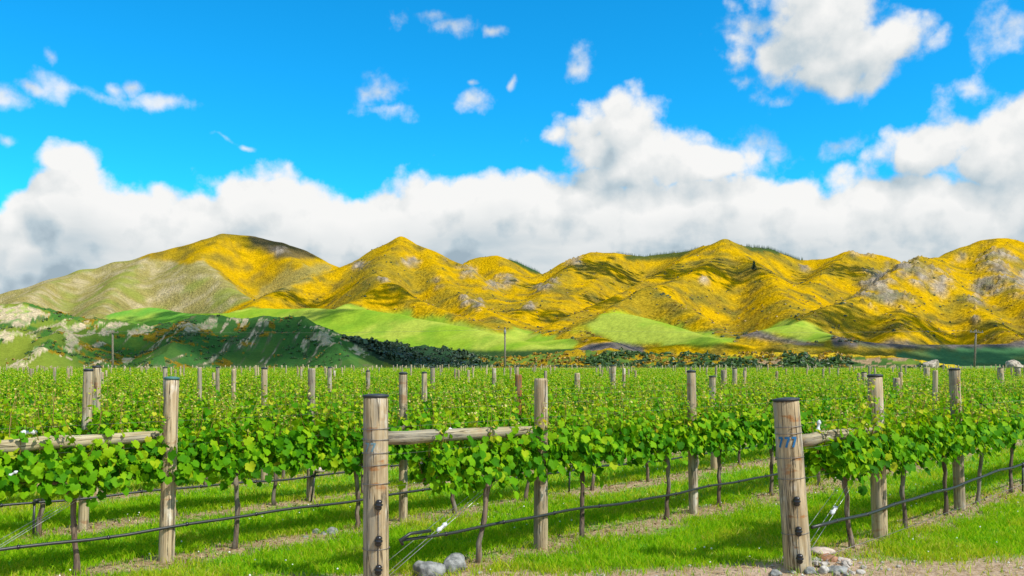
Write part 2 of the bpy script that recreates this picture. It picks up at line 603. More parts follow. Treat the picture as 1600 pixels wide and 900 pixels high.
def ground_z(x, y):
    x, y = np.asarray(x, float), np.asarray(y, float)
    r = np.hypot(x, y)
    n = (x - y) * 0.70711
    k = np.clip(1 - (r - 30) / 40, 0, 1)
    ph = (n - ROW0) / ROWS_GAP
    ph = np.abs(ph - np.round(ph)) * ROWS_GAP
    mound = 0.035 * np.exp(-(ph / 0.4) ** 2) * (y > head_y(x))
    return k * (mound + 0.05 * (fbm(x * 0.8, y * 0.8, 3, 4) - 0.5))


rs = np.concatenate([[0.02], np.geomspace(1.2, 40, 150), np.geomspace(43, 9000, 60)])
gx, gy, gf = polar(rs, 420)
gme = build_mesh('ground', np.stack([gx, gy, ground_z(gx, gy)], -1), gf, smooth=True)
m, t, b, o = material('ground')
tcn = t.n.new('ShaderNodeTexCoord')
pos = tcn.outputs['Object']
X, Y, Z = t.sep(pos)
nn = t.m('MULTIPLY', t.m('SUBTRACT', X, Y), 0.70711)
ph = t.m('DIVIDE', t.m('SUBTRACT', nn, ROW0), ROWS_GAP)
ph = t.m('MULTIPLY', t.m('ABSOLUTE', t.m('SUBTRACT', ph, t.m('ROUND', ph))), ROWS_GAP)
wob = t.noise(pos, 1.9, 7, 0.72)
strip = t.m('SUBTRACT', 1.0, t.step(t.m('ADD', ph, t.m('MULTIPLY', t.m('SUBTRACT', wob, 0.5), 1.3)), 0.16, 0.40))
hy = t.m('SUBTRACT', Y, t.m('ADD', 7.74, t.m('MULTIPLY', X, 0.11)))
head = t.m('SUBTRACT', 1.0, t.step(t.m('ADD', hy, t.m('MULTIPLY', t.m('SUBTRACT', wob, 0.5), 0.7)), -0.1, 0.25))
fine = t.noise(pos, 26, 7, 0.7)
mid = t.noise(pos, 6, 5, 0.6)
straw = t.ramp(fine, [(0.28, (0.16, 0.10, 0.05)), (0.48, (0.36, 0.24, 0.13)), (0.72, (0.55, 0.42, 0.27))])
coarse = t.noise(pos, 9, 8, 0.75)
soil = t.ramp(t.m('ADD', t.m('MULTIPLY', fine, 0.5), t.m('MULTIPLY', coarse, 0.5)), [(0.36, (0.12, 0.075, 0.045)), (0.48, (0.33, 0.225, 0.125)), (0.6, (0.58, 0.45, 0.29))])
green = t.ramp(mid, [(0.3, (0.07, 0.20, 0.006)), (0.55, (0.14, 0.34, 0.008)), (0.75, (0.24, 0.42, 0.012))])
grav = t.mix(0.5, straw, (0.58, 0.43, 0.33))
c = t.mix(t.m('MULTIPLY', strip, t.step(mid, 0.25, 0.5)), green, soil)
c = t.mix(head, c, grav)
c = t.mix(t.step(Y, 130, 170), c, t.mix(mid, (0.08, 0.20, 0.03), (0.20, 0.30, 0.05)))
t.put(b.inputs['Base Color'], c)
b.inputs['Roughness'].default_value = 0.95
t.put(b.inputs['Normal'], t.bump(t.m('ADD', fine, mid), 0.9, 0.03))
gme.materials.append(m)
link('ground', gme, kind='structure', label='grassy vineyard floor with dry straw strips under the vine rows')


# ------------------------------------------------------------------ hills
def combine(x, y, ridges, tau):
    """soft maximum of all ridges"""
    best_ = np.zeros_like(x)
    s = np.ones_like(x)
    for pts_, wmul, p_ in ridges:
        hr = np.zeros_like(x)
        for q0, q1 in zip(pts_[:-1], pts_[1:]):
            a_, b_ = np.array(P(*q0)), np.array(P(*q1))
            dx, dy = b_[0] - a_[0], b_[1] - a_[1]
            L2 = dx * dx + dy * dy
            tt = np.clip(((x - a_[0]) * dx + (y - a_[1]) * dy) / L2, 0, 1)
            ds = np.hypot(x - a_[0] - tt * dx, y - a_[1] - tt * dy)
            zr = a_[2] + tt * (b_[2] - a_[2])
            hr = np.maximum(hr, zr * np.clip(1 - ds / (zr * wmul + 1e-3), 0, 1) ** p_)
        new = np.maximum(best_, hr)
        s = s * np.exp((best_ - new) / tau) + np.exp((hr - new) / tau)
        best_ = new
    return best_ + tau * np.log(s) - tau * np.log(1 + len(ridges) * np.exp(-best_ / tau))


def grid_px(px0, px1, step, ds):
    px = np.arange(px0, px1, step)
    T, Dp = np.meshgrid((px - 800) / FPX, ds, indexing='xy')
    x, y = T * Dp, Dp
    nr, nc = x.shape
    i, j = np.meshgrid(np.arange(nr - 1), np.arange(nc - 1), indexing='ij')
    a = i * nc + j
    return x.ravel(), y.ravel(), np.stack([a, a + 1, a + nc + 1, a + nc], -1).reshape(-1, 4)


RIDGES = [
    # broad left mountain with its long left shoulder
    ([(-420, 500, 3000), (-160, 480, 3050), (0, 459, 3100), (130, 421, 3150), (240, 394, 3200), (300, 379, 3200), (350, 364, 3200), (400, 367, 3250), (440, 378, 3250), (475, 388, 3200), (520, 413, 3100), (560, 440, 2900)], 1.9, 1.25),
    ([(350, 364, 3200), (310, 404, 2700), (345, 436, 2400), (392, 470, 2000), (400, 490, 1600)], 1.6, 1.2),
    ([(240, 394, 3200), (200, 430, 2700), (170, 462, 2200), (150, 492, 1700)], 1.7, 1.2),
    ([(130, 421, 3150), (70, 450, 2600), (20, 480, 2000)], 1.8, 1.2),
    ([(440, 378, 3250), (450, 400, 2900), (490, 420, 2600)], 1.5, 1.2),
    # pointed peak in the middle left
    ([(627, 370, 2200), (580, 391, 2200), (545, 411, 2150), (490, 428, 2000), (440, 448, 1800), (390, 475, 1500), (330, 492, 1250)], 1.6, 1.2),
    ([(627, 370, 2200), (600, 400, 1950), (585, 425, 1700), (605, 440, 1500), (560, 462, 1350), (515, 484, 1150)], 1.45, 1.2),
    ([(605, 440, 1500), (660, 465, 1350), (720, 490, 1200), (770, 508, 1080)], 1.4, 1.2),
    ([(627, 370, 2200), (665, 387, 2150), (690, 396, 2150), (718, 412, 2100), (760, 450, 1800), (790, 480, 1500), (830, 512, 1200)], 1.5, 1.2),
    ([(665, 387, 2150), (690, 430, 1800), (740, 470, 1450), (790, 500, 1150)], 1.4, 1.2),
    ([(718, 412, 2500), (745, 401, 2550), (775, 399, 2550), (805, 407, 2600), (842, 427, 2700), (880, 445, 2600)], 1.6, 1.2),
    ([(775, 399, 2550), (800, 430, 2200), (805, 460, 1900), (815, 490, 1500)], 1.5, 1.2),
    # middle hill and its ridge to the round top
    ([(842, 430, 2300), (880, 409, 2350), (925, 394, 2400), (960, 395, 2450), (1000, 402, 2500), (1040, 396, 2550), (1085, 390, 2500), (1132, 376, 2100)], 1.7, 1.2),
    ([(925, 394, 2400), (880, 425, 2000), (850, 455, 1700), (815, 490, 1350)], 1.5, 1.2),
    ([(960, 395, 2450), (940, 430, 2050), (900, 460, 1700), (860, 490, 1400)], 1.5, 1.2),
    ([(1132, 376, 2100), (1085, 398, 1950), (1040, 424, 1750), (990, 446, 1550), (920, 474, 1350), (860, 505, 1150), (835, 530, 950)], 1.45, 1.15),
    ([(1132, 376, 2100), (1110, 410, 1750), (1060, 436, 1500), (1010, 446, 1350), (965, 470, 1200), (925, 496, 1050), (880, 525, 880)], 1.4, 1.15),
    ([(1010, 446, 1350), (1060, 468, 1200), (1100, 490, 1080), (1140, 520, 930)], 1.4, 1.15),
    ([(1132, 376, 2100), (1165, 400, 1850), (1205, 430, 1600), (1230, 465, 1300), (1250, 500, 1080)], 1.5, 1.15),
    ([(1132, 376, 2100), (1170, 386, 2150), (1210, 391, 2300), (1255, 405, 2400), (1290, 402, 2350), (1325, 392, 2300), (1370, 396, 2300), (1405, 405, 2250), (1440, 420, 2200)], 1.6, 1.2),
    ([(1325, 392, 2300), (1290, 425, 1950), (1255, 450, 1650), (1270, 480, 1350)], 1.5, 1.2),
    ([(1325, 392, 2300), (1345, 418, 2050), (1360, 440, 1850)], 1.5, 1.2),
    # craggy hill on the right and the higher one behind it
    ([(1437, 401, 1700), (1405, 425, 1500), (1375, 445, 1350), (1330, 462, 1220), (1280, 482, 1100), (1225, 508, 950)], 1.4, 1.1),
    ([(1437, 401, 1700), (1430, 440, 1450), (1410, 480, 1200), (1400, 515, 1000)], 1.4, 1.1),
    ([(1437, 401, 1700), (1480, 438, 1500), (1520, 474, 1300), (1560, 505, 1120), (1610, 530, 950)], 1.45, 1.15),
    ([(1437, 401, 1700), (1462, 403, 1900), (1500, 387, 2000), (1545, 373, 2050), (1580, 372, 2050), (1620, 382, 2050), (1720, 395, 2000), (1900, 420, 1900), (2150, 450, 1800)], 1.6, 1.15),
    ([(1560, 373, 2050), (1545, 410, 1750), (1590, 450, 1450), (1650, 500, 1150)], 1.45, 1.15),
    ([(1720, 395, 2000), (1730, 450, 1500), (1760, 510, 1100)], 1.5, 1.15),
    # smooth green foothills
    ([(160, 492, 1350), (225, 477, 1400), (300, 487, 1300), (360, 497, 1200)], 3.2, 1.5),
    ([(400, 482, 1250), (470, 480, 1150), (555, 480, 1050), (640, 494, 950), (720, 508, 860), (800, 528, 760), (890, 543, 650)], 3.6, 1.5),
    ([(950, 486, 1000), (985, 491, 960), (1050, 508, 860), (1130, 530, 740)], 3.2, 1.5),
    ([(830, 532, 800), (900, 522, 760), (930, 520, 740), (960, 538, 660)], 3.0, 1.5),
    ([(1180, 512, 900), (1235, 500, 900), (1290, 516, 820), (1330, 530, 750)], 3.0, 1.5),
    ([(1240, 532, 760), (1400, 532, 780), (1600, 531, 800), (1900, 530, 820)], 3.5, 1.5),
    ([(-400, 520, 1000), (0, 510, 1000), (300, 515, 950), (700, 540, 820), (1000, 540, 760), (1240, 536, 740)], 4.0, 1.5),
]
hx, hy_, hf = grid_px(-330, 1940, 1.65, np.geomspace(560, 3500, 260))
hz = combine(hx, hy_, RIDGES, 6.0)


def blur(a, shape, sr, sc):
    a = a.reshape(shape)
    for ax, sg in ((0, sr), (1, sc)):
        k = int(sg * 3) + 1
        w = np.exp(-np.arange(-k, k + 1) ** 2 / (2 * sg * sg))
        w /= w.sum()
        pad_ = np.pad(a, [(k, k) if i == ax else (0, 0) for i in range(2)], mode='edge')
        a = sum(w[i] * np.take(pad_, np.arange(i, i + a.shape[ax]), axis=ax) for i in range(2 * k + 1))
    return a.ravel()


HSHAPE = (260, len(hx) // 260)
sil0 = (hz / hy_).reshape(HSHAPE).max(0)
hz = 0.85 * blur(hz, HSHAPE, 3.0, 11.0) + 0.15 * hz
sil1 = (hz / hy_).reshape(HSHAPE).max(0)
ratio = sil0 / sil1                                       # crest lines keep their height
ratio = np.convolve(np.pad(ratio, 6, mode='edge'), np.ones(13) / 13, 'valid')
hz = (hz.reshape(HSHAPE) * ratio[None, :]).ravel()
rel = np.clip(hz / 170, 0, 1)
wx = hx + 60 * (fbm(hx / 160, hy_ / 160, 41, 3) - .5)
wy = hy_ + 60 * (fbm(hx / 160, hy_ / 160, 42, 3) - .5)
hz += (rel * 0.85 + 0.05) * (14 * (fbm(wx / 190, wy / 190, 5, 4) - 0.5) + 8 * (ridged(wx / 150, wy / 150, 6, 2) - 0.62) + 2.5 * (ridged(wx / 55, wy / 90, 7, 3) - 0.62))
hpx = 800 + FPX * hx / hy_
hpy = HOR - FPX * (hz - HC) / hy_
# what grows where, with wobbling edges; some tones have shade painted in
jx = hpx + 26 * (fbm(hx / 60, hy_ / 60, 21, 4) - .5)
jy = hpy + 16 * (fbm(hx / 60, hy_ / 60, 22, 4) - .5)
COVER = {
    'olive': (0.33, 0.275, 0.085), 'gorse': (0.575, 0.345, 0.003), 'paddock': (0.25, 0.37, 0.026), 'scrub': (0.035, 0.075, 0.022),
    'soil': (0.16, 0.135, 0.12), 'field': (0.06, 0.16, 0.06), 'rock': (0.42, 0.36, 0.30), 'straw': (0.5, 0.42, 0.2), 'paddock2': (0.14, 0.33, 0.04),
}
hc = np.tile(np.array(COVER['gorse']), (len(hx), 1))


def paint(arr, mask, col, f=1.0):
    f = np.broadcast_to(np.asarray(f, float), mask.shape)[mask][:, None]
    arr[mask] = arr[mask] * (1 - f) + np.array(col) * f


gn = fbm(hx / 90, hy_ / 90, 31, 5)
gn2 = fbm(hx / 28, hy_ / 28, 33, 4)
paint(hc, gn > 0.48, (0.31, 0.225, 0.02), np.clip((gn - 0.48) * 5, 0, 0.75))
paint(hc, gn2 > 0.56, (0.17, 0.135, 0.03), np.clip((gn2 - 0.55) * 7, 0, 0.75))
left_m = in_poly(jx, jy, [(-400, 300), (215, 380), (222, 404), (262, 408), (300, 412), (318, 402), (345, 428), (392, 466), (345, 492), (250, 520), (-400, 560)])
paint(hc, left_m, COVER['olive'])
paint(hc, left_m & (gn2 > 0.52), (0.52, 0.42, 0.24), np.clip((gn2[...] - 0.52) * 8, 0, .8))
paint(hc, left_m & (gn < 0.46), (0.23, 0.27, 0.04), np.clip((0.46 - gn) * 9, 0, .7))
paint(hc, in_poly(jx, jy, [(405, 445), (440, 425), (500, 410), (520, 416), (470, 440), (400, 470)]), COVER['olive'], 0.75)
paint(hc, in_poly(jx, jy, [(372, 350), (500, 380), (490, 402), (430, 402), (402, 384)]) & (hy_ > 2700), (0.10, 0.085, 0.05), 0.85)
for poly, col in (
    ([(165, 492), (215, 474), (262, 474), (330, 488), (370, 500), (280, 520), (160, 520)], 'paddock2'),
    ([(310, 487), (395, 471), (470, 480), (545, 477), (640, 486), (720, 497), (772, 516), (850, 520), (900, 548), (600, 560), (300, 520)], 'paddock'),
    ([(868, 528), (905, 508), (958, 483), (1008, 493), (1120, 521), (1150, 532), (1140, 542), (960, 540), (925, 514)], 'paddock'),
    ([(1165, 512), (1238, 497), (1300, 514), (1300, 538), (1215, 528)], 'paddock'),
    ([(800, 510), (840, 522), (900, 534), (900, 548), (780, 548)], 'paddock'),
):
    pm = (in_poly(hpx + (jx - hpx) * .5, hpy + (jy - hpy) * .5, poly) & (hy_ < 1500)).astype(float)
    pm = np.clip((blur(pm, HSHAPE, 3.0, 7.0) + .7 * (gn2 - .5) - .38) / .28, 0, 1)
    paint(hc, pm > 0, COVER[col], pm)
pad = (hc[:, 1] > hc[:, 0] * 1.3)
paint(hc, pad & (gn > 0.5), (0.38, 0.42, 0.06), np.clip((gn - 0.5) * 8, 0, .75))
paint(hc, pad & (gn2 > 0.55), (0.15, 0.29, 0.02), np.clip((gn2 - 0.55) * 8, 0, .6))
for poly, col in (
    ([(1140, 524), (1170, 512), (1215, 526), (1300, 540), (1300, 516), (1330, 512), (1380, 528), (1440, 534), (1700, 532), (1950, 532), (1950, 545), (1380, 543), (1250, 538)], 'soil'),
    ([(1400, 549), (1480, 543), (1950, 543), (1950, 600), (1400, 600)], 'field'),  # dark teal of the shaded field put into its colour
    ([(900, 546), (925, 537), (960, 534), (1000, 540), (1010, 552), (890, 552)], 'soil'),
    ([(600, 548), (900, 545), (900, 600), (600, 600)], 'scrub'),
):
    paint(hc, in_poly(hpx + (jx - hpx) * .3, hpy + (jy - hpy) * .3, poly) & (hy_ < 1000), COVER[col])
paint(hc, in_poly(jx, jy, [(795, 395), (850, 420), (850, 432), (826, 422), (800, 410)]) & (hy_ > 2450), COVER['scrub'])
paint(hc, in_poly(jx, jy, [(975, 385), (1090, 380), (1090, 396), (1050, 402), (985, 410)]) & (hy_ > 2350), COVER['scrub'], .9)
paint(hc, in_poly(jx, jy, [(1165, 370), (1260, 395), (1256, 404), (1210, 396), (1170, 392)]) & (hy_ > 2000), COVER['scrub'], .95)
# bare crags
CRAGS = [(1372, 442, 22, 20), (1388, 468, 30, 16), (1352, 462, 13, 9), (1440, 432, 26, 20), (1470, 446, 20, 20), (1415, 425, 16, 14), (1562, 420, 34, 30),
         (1545, 445, 20, 22), (1595, 440, 24, 26), (1530, 462, 14, 14), (640, 408, 16, 8), (700, 398, 11, 5), (730, 425, 14, 9), (682, 440, 12, 8), (772, 446, 13, 7), (725, 470, 8, 7),
         (745, 478, 8, 8), (845, 448, 14, 5), (900, 408, 12, 8), (830, 478, 9, 6), (1258, 420, 8, 5), (1350, 395, 20, 5), (1500, 405, 12, 8), (560, 415, 14, 6), (790, 440, 14, 9), (600, 438, 8, 4), (1525, 500, 9, 8), (1100, 438, 10, 6), (430, 390, 18, 5), (870, 440, 10, 6)]
rk = np.zeros_like(hx)
rn = ridged(hx / 20 + hy_ / 70, hy_ / 34, 61, 4)
for cx, cy, rx_, ry_ in CRAGS:
    q = 1.25 - np.hypot((hpx - cx) / rx_, (hpy - cy) / ry_) + 1.8 * (gn2 - .5) + 2.2 * (rn - .66) - .25
    rk = np.maximum(rk, np.clip(q * 2.2, 0, 1))
hz += rk * 17 * (rn - 0.55)
rcol = np.array((0.07, 0.065, 0.05)) + (np.array((0.50, 0.42, 0.34)) - np.array((0.07, 0.065, 0.05))) * np.clip((.6 * fbm(hx / 9, hy_ / 9, 71, 3) + .4 * rn - .44) * 4.2, 0, 1)[:, None]  # crevice shade painted in by the ridge noise, plus random rock tone
hc = hc * (1 - rk[:, None] * .9) + rcol * rk[:, None] * .9
# scrub in the gullies
gul = (fbm(hx / 22, hy_ / 22, 77, 4) > 0.64) & ~pad & (hy_ < 2200)
paint(hc, gul, (0.10, 0.12, 0.03), 0.6)
for _i in range(3):
    hc[:, _i] = blur(hc[:, _i], HSHAPE, 0.8, 1.2)
hme = build_mesh('hills', np.stack([hx, hy_, hz - 0.4], -1), hf, smooth=True)
ca = hme.color_attributes.new('cover', 'FLOAT_COLOR', 'POINT')
ca.data.foreach_set('color', np.concatenate([hc, np.ones((len(hx), 1))], 1).astype(np.float32).ravel())


def cover_mat(name, sc):
    m, t, b, o = material(name)
    geo = t.n.new('ShaderNodeNewGeometry')
    pos = geo.outputs['Position']
    c = t.attr('cover', 'Color')
    n = t.noise(pos, 0.11 * sc, 6, 0.65)
    n2 = t.noise(pos, 0.035 * sc, 4, 0.6)
    vo = t.voro(pos, 0.16 * sc)
    f = t.m('ADD', t.m('MULTIPLY', n, 1.0), t.m('MULTIPLY', n2, 0.55))
    k = t.step(f, 0.48, 1.05, 0.72, 1.25)
    k = t.m('MULTIPLY', k, t.step(vo, 0.1, 0.75, 1.06, 0.84))
    n3 = t.noise(pos, 0.45 * sc, 4, 0.7)
    k = t.m('MULTIPLY', k, t.step(n3, 0.32, 0.68, 0.66, 1.28))
    sp = t.n.new('ShaderNodeSeparateColor')
    t.put(sp.inputs[0], c)
    wgt = t.step(t.m('SUBTRACT', sp.outputs[0], sp.outputs[1]), -0.1, 0.05, 0.22, 1.0)
    k = t.m('ADD', 1.0, t.m('MULTIPLY', t.m('SUBTRACT', k, 1.0), t.m('MAXIMUM', wgt, 0.42)))
    c = t.mix(1.0, c, t.comb(k, k, k), 'MULTIPLY')
    t.put(b.inputs['Base Color'], c)
    b.inputs['Roughness'].default_value = 1.0
    b.inputs['Specular IOR Level'].default_value = 0.0
    t.put(b.inputs['Normal'], t.bump(t.m('SUBTRACT', n, t.m('MULTIPLY', vo, 0.5)), t.m('MULTIPLY', wgt, 0.85), 6.0 / sc))
    return m


hme.materials.append(cover_mat('hill_cover', 1.0))
link('hills', hme, kind='structure', label='steep hills covered in yellow gorse with crags, folds and green foothill paddocks')

# river terrace with eroded bank (left), scrubby flats (middle) and low bank (right)
BANKS = [
    ([(-420, 470, 420), (-120, 472, 400), (0, 476, 390), (40, 474, 390), (62, 482, 395), (100, 491, 400), (140, 499, 400), (200, 501, 405), (250, 504, 410), (300, 498, 415), (345, 493, 420), (400, 491, 425), (470, 496, 425), (505, 508, 420), (530, 519, 420), (565, 531, 420)], 3.0, 1.25),
    ([(470, 496, 425), (500, 520, 385), (530, 545, 350), (555, 568, 320)], 2.2, 1.1),
    ([(300, 498, 415), (280, 525, 365), (250, 555, 325)], 2.2, 1.1),
    ([(100, 491, 400), (90, 520, 355), (60, 550, 320)], 2.4, 1.1),
    ([(565, 531, 430), (620, 537, 440), (690, 544, 450), (760, 556, 450), (840, 552, 450), (900, 549, 440), (960, 546, 440), (1040, 550, 430)], 3.5, 1.3),
    ([(1040, 552, 400), (1130, 551, 385), (1240, 551, 380), (1330, 551, 375), (1410, 552, 370), (1432, 558, 365), (1490, 569, 360)], 3.4, 1.15),
    ([(1700, 556, 330), (1900, 554, 330)], 5, 1.3),
]
bx_, by_, bf = grid_px(-330, 1940, 1.65, np.concatenate([np.linspace(235, 470, 110), np.geomspace(475, 720, 26)]))
bz = combine(bx_, by_, BANKS, 0.7)
bz += np.clip(bz / 10, 0, 1) * (5.5 * (ridged(bx_ / 22, by_ / 46, 81, 4) - 0.62) + 2.4 * (fbm(bx_ / 9, by_ / 9, 82, 4) - .5))
bpx = 800 + FPX * bx_ / by_
bpy_ = HOR - FPX * (bz - HC) / by_
b1, b2 = fbm(bx_ / 14, by_ / 14, 91, 5), fbm(bx_ / 5, by_ / 5, 92, 4)
st = fbm(bx_ / 2.6 + by_ / 40, by_ / 26, 94, 5, .6)
bc = np.tile(np.array((0.07, 0.22, 0.03)), (len(bx_), 1))
paint(bc, b1 > 0.5, (0.13, 0.27, 0.03), np.clip((b1 - .5) * 6, 0, .8))
Lm = bpx < 600
paint(bc, (bpx < 190) & (b1 > 0.38), (0.27, 0.37, 0.035), np.clip((190 - bpx) / 150, 0, 1) * .8)
rightm = bpx > 560
paint(bc, rightm, (0.05, 0.11, 0.025), np.clip((bpx - 560) / 60, 0, 1))
paint(bc, rightm & (b1 > .52), (0.15, 0.22, 0.03), np.clip((b1 - .52) * 6, 0, .8))
paint(bc, (bpx > 240) & (bpx < 600), (0.04, 0.15, 0.04), .45)  # cloud shade of the right half painted into the bank colour
paint(bc, (st > .56) & (bpx < 600), (0.22, 0.20, 0.11), np.clip((st - .56) * 6, 0, .5))
gorse_here = (b2 > 0.57) & (b1 < 0.52)
paint(bc, gorse_here & (b2 > .60) & (bpx > 60) & (bpx < 430), (0.46, 0.30, 0.01), 0.7)
paint(bc, (b2 > .53) & (bpx > 715), (0.46, 0.27, 0.008), 0.8)
edge = np.interp(bpx, [-400, 0, 62, 140, 250, 345, 470, 565], [472, 476, 482, 499, 504, 493, 496, 531])
below = bpy_ - edge
clf = Lm & (below > 2) & (below < 30) & (st + .6 * (b1 - .5) > np.interp(below, [0, 12, 30], [0.52, 0.55, 0.66]))
scar = Lm & (bpx < 220) & (below > 0) & (st > 0.575 + 0.0004 * np.abs(bpx)) & (b1 > 0.44)
scar |= Lm & (below > 20) & (st > 0.70)
scar |= (np.hypot((bpx - 25) / 45, (bpy_ - 490) / 16) < 0.9 + 1.2 * (b2 - .5))
for (cx, cy, rx_, ry_) in ((505, 528, 16, 12), (475, 540, 5, 10), (200, 562, 8, 6), (222, 515, 18, 5), (310, 508, 22, 5), (110, 535, 12, 18), (15, 525, 20, 8), (60, 545, 12, 9)):
    scar |= np.hypot((bpx - cx) / rx_, (bpy_ - cy) / ry_) < 0.9 + 2.2 * (b2 - .5)
scarcol = np.array((0.58, 0.46, 0.29))
paint(bc, clf | scar, scarcol, np.clip(0.6 + (fbm(bx_ / 2, by_ / 2, 98, 3) - .45) * 3.2, 0.15, .95))
paint(bc, in_poly(bpx, bpy_, [(520, 515), (560, 526), (640, 536), (740, 550), (780, 575), (640, 580), (590, 560)]), (0.025, 0.06, 0.03), 0.9)
paint(bc, (bpx > 725) & (bpx < 800) & (bpy_ < 556), (0.30, 0.22, 0.14), .7)
paint(bc, (bpx > 1050) & (bpy_ < 555 + 5 * (b1 - .5)), (0.62, 0.42, 0.02), 0.85)
paint(bc, (bpx > 1180) & (bpx < 1430) & (b2 > .53) & (bpy_ > 558), (0.34, 0.24, 0.17), .75)
paint(bc, (bpx > 1440) & (bpy_ > 556), (0.60, 0.47, 0.03), 0.75)
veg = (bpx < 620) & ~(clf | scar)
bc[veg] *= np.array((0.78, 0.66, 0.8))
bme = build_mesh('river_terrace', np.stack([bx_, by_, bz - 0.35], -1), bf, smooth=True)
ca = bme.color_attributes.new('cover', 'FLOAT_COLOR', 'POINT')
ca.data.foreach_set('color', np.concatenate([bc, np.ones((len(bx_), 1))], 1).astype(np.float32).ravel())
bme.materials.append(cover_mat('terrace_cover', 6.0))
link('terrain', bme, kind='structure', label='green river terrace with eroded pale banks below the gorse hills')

# ------------------------------------------------------------------ scrub and woods far off (uncountable masses)
def clump_template(seed, nq=34):
    r = np.random.default_rng(seed)
    vs_, fs_ = [], []
    for i in range(nq):
        d = r.normal(size=3)
        d /= np.linalg.norm(d)
        d[2] = abs(d[2]) * 0.95 - 0.1
        c = d * r.uniform(0.45, 1.0)
        a = np.cross(d, r.normal(size=3))
        a /= np.linalg.norm(a)
        b = np.cross(d, a) + d * r.uniform(-.4, .4)
        s = r.uniform(0.28, 0.5)
        vs_ += [c - a * s, c + b * s * .8, c + a * s, c - b * s * .9]
        fs_ += [(4 * i, 4 * i + 1, 4 * i + 2, 4 * i + 3)]
    return np.array(vs_), np.array(fs_)


def scatter(name, pts_, radii, hts, mat, label, seed, nq=30):
    tv, tf = clump_template(seed, nq)
    pts_, radii, hts = np.asarray(pts_), np.asarray(radii), np.asarray(hts)
    n = len(pts_)
    ang = np.random.default_rng(seed).uniform(0, 6.28, n)
    cs, sn = np.cos(ang)[:, None], np.sin(ang)[:, None]
    x = (tv[None, :, 0] * cs - tv[None, :, 1] * sn) * radii[:, None] + pts_[:, 0:1]
    y = (tv[None, :, 0] * sn + tv[None, :, 1] * cs) * radii[:, None] + pts_[:, 1:2]
    z = tv[None, :, 2] * hts[:, None] + pts_[:, 2:3]
    v = np.stack([x, y, z], -1).reshape(-1, 3)
    f = (tf[None] + (np.arange(n) * len(tv))[:, None, None]).reshape(-1, 4)
    return link(name, build_mesh(name, v, f, [mat]), kind='stuff', label=label)


M['scrub_dark'] = leaf_mat('scrub_dark', [(0, (0.018, 0.045, 0.022)), (0.6, (0.04, 0.08, 0.03)), (1, (0.08, 0.13, 0.035))], 0.15)
M['scrub_gorse'] = leaf_mat('scrub_gorse', [(0, (0.10, 0.11, 0.015)), (0.45, (0.30, 0.19, 0.01)), (1, (0.56, 0.31, 0.006))], 0.15)
M['scrub_mid'] = leaf_mat('scrub_mid', [(0, (0.02, 0.05, 0.014)), (0.5, (0.045, 0.11, 0.02)), (1, (0.12, 0.20, 0.03))], 0.2)
M['conifer'] = leaf_mat('conifer', [(0, (0.012, 0.04, 0.014)), (1, (0.035, 0.09, 0.025))], 0.1)


def pick(mask, x, y, z, n, seed):
    idx = np.flatnonzero(mask)
    r = np.random.default_rng(seed)
    idx = r.choice(idx, min(n, len(idx)), replace=False)
    return np.stack([x[idx] + r.uniform(-1, 1, len(idx)), y[idx] + r.uniform(-1, 1, len(idx)), z[idx] - 0.4], -1), r


mask = in_poly(bpx, bpy_, [(530, 522), (600, 534), (740, 548), (745, 576), (640, 576), (600, 560)]) & (by_ < 470)
p1, r = pick(mask, bx_, by_, bz, 900, 1)
scatter('scrub', p1, r.gamma(3, .42, len(p1)) + .3, r.gamma(3, .42, len(p1)) + .3, M['scrub_dark'], 'dark bush covering the tail of the terrace', 2, 26)
mask = (bpx > 720) & (bpx < 1330) & (bpy_ > 549) & (bpy_ < 575) & (by_ < 460)
p1, r = pick(mask & (b1 < .50), bx_, by_, bz, 1500, 3)
scatter('scrub', p1, r.gamma(3, .42, len(p1)) + .3, r.gamma(3, .38, len(p1)) + .3, M['scrub_mid'], 'dark green bushes along the far edge of the vineyard', 4, 26)
p1, r = pick(mask & (b1 > .46), bx_, by_, bz, 1300, 5)
scatter('gorse', p1, r.uniform(.6, 1.5, len(p1)), r.uniform(.6, 1.5, len(p1)), M['scrub_gorse'], 'yellow gorse bushes mixed into the far scrub', 6, 24)
mask = (bpx < 540) & (bpy_ > edge - 3) & (bpy_ < 574) & (by_ < 440) & ~(clf | scar)
p1, r = pick(mask & (b1 < .47), bx_, by_, bz, 900, 7)
scatter('scrub', p1, r.uniform(.4, 1.2, len(p1)), r.uniform(.3, .9, len(p1)), M['scrub_mid'], 'small dark shrubs dotted over the eroded terrace bank', 8, 20)
p1, r = pick(mask & gorse_here, bx_, by_, bz, 320, 9)
scatter('gorse', p1, r.uniform(.4, 1.1, len(p1)), r.uniform(.4, 1.0, len(p1)), M['scrub_gorse'], 'yellow gorse dotted over the eroded terrace bank', 10, 20)
mask = (~pad) & (rk < .4) & (hpy < 535) & (hy_ < 2600) & ~left_m
p1, r = pick(mask & (gn2 > .48), hx, hy_, hz, 1700, 11)
scatter('gorse', p1, r.uniform(1.6, 3.6, len(p1)), r.uniform(1.0, 2.2, len(p1)), M['scrub_gorse'], 'yellow gorse thickets on the hill slopes', 12, 16)
p1, r = pick(mask & (gul | (gn > .58)), hx, hy_, hz, 420, 13)
scatter('scrub', p1, r.uniform(1.5, 3.6, len(p1)), r.uniform(1.5, 3.2, len(p1)), M['scrub_dark'], 'dark scrub in the gullies of the gorse hills', 14, 16)


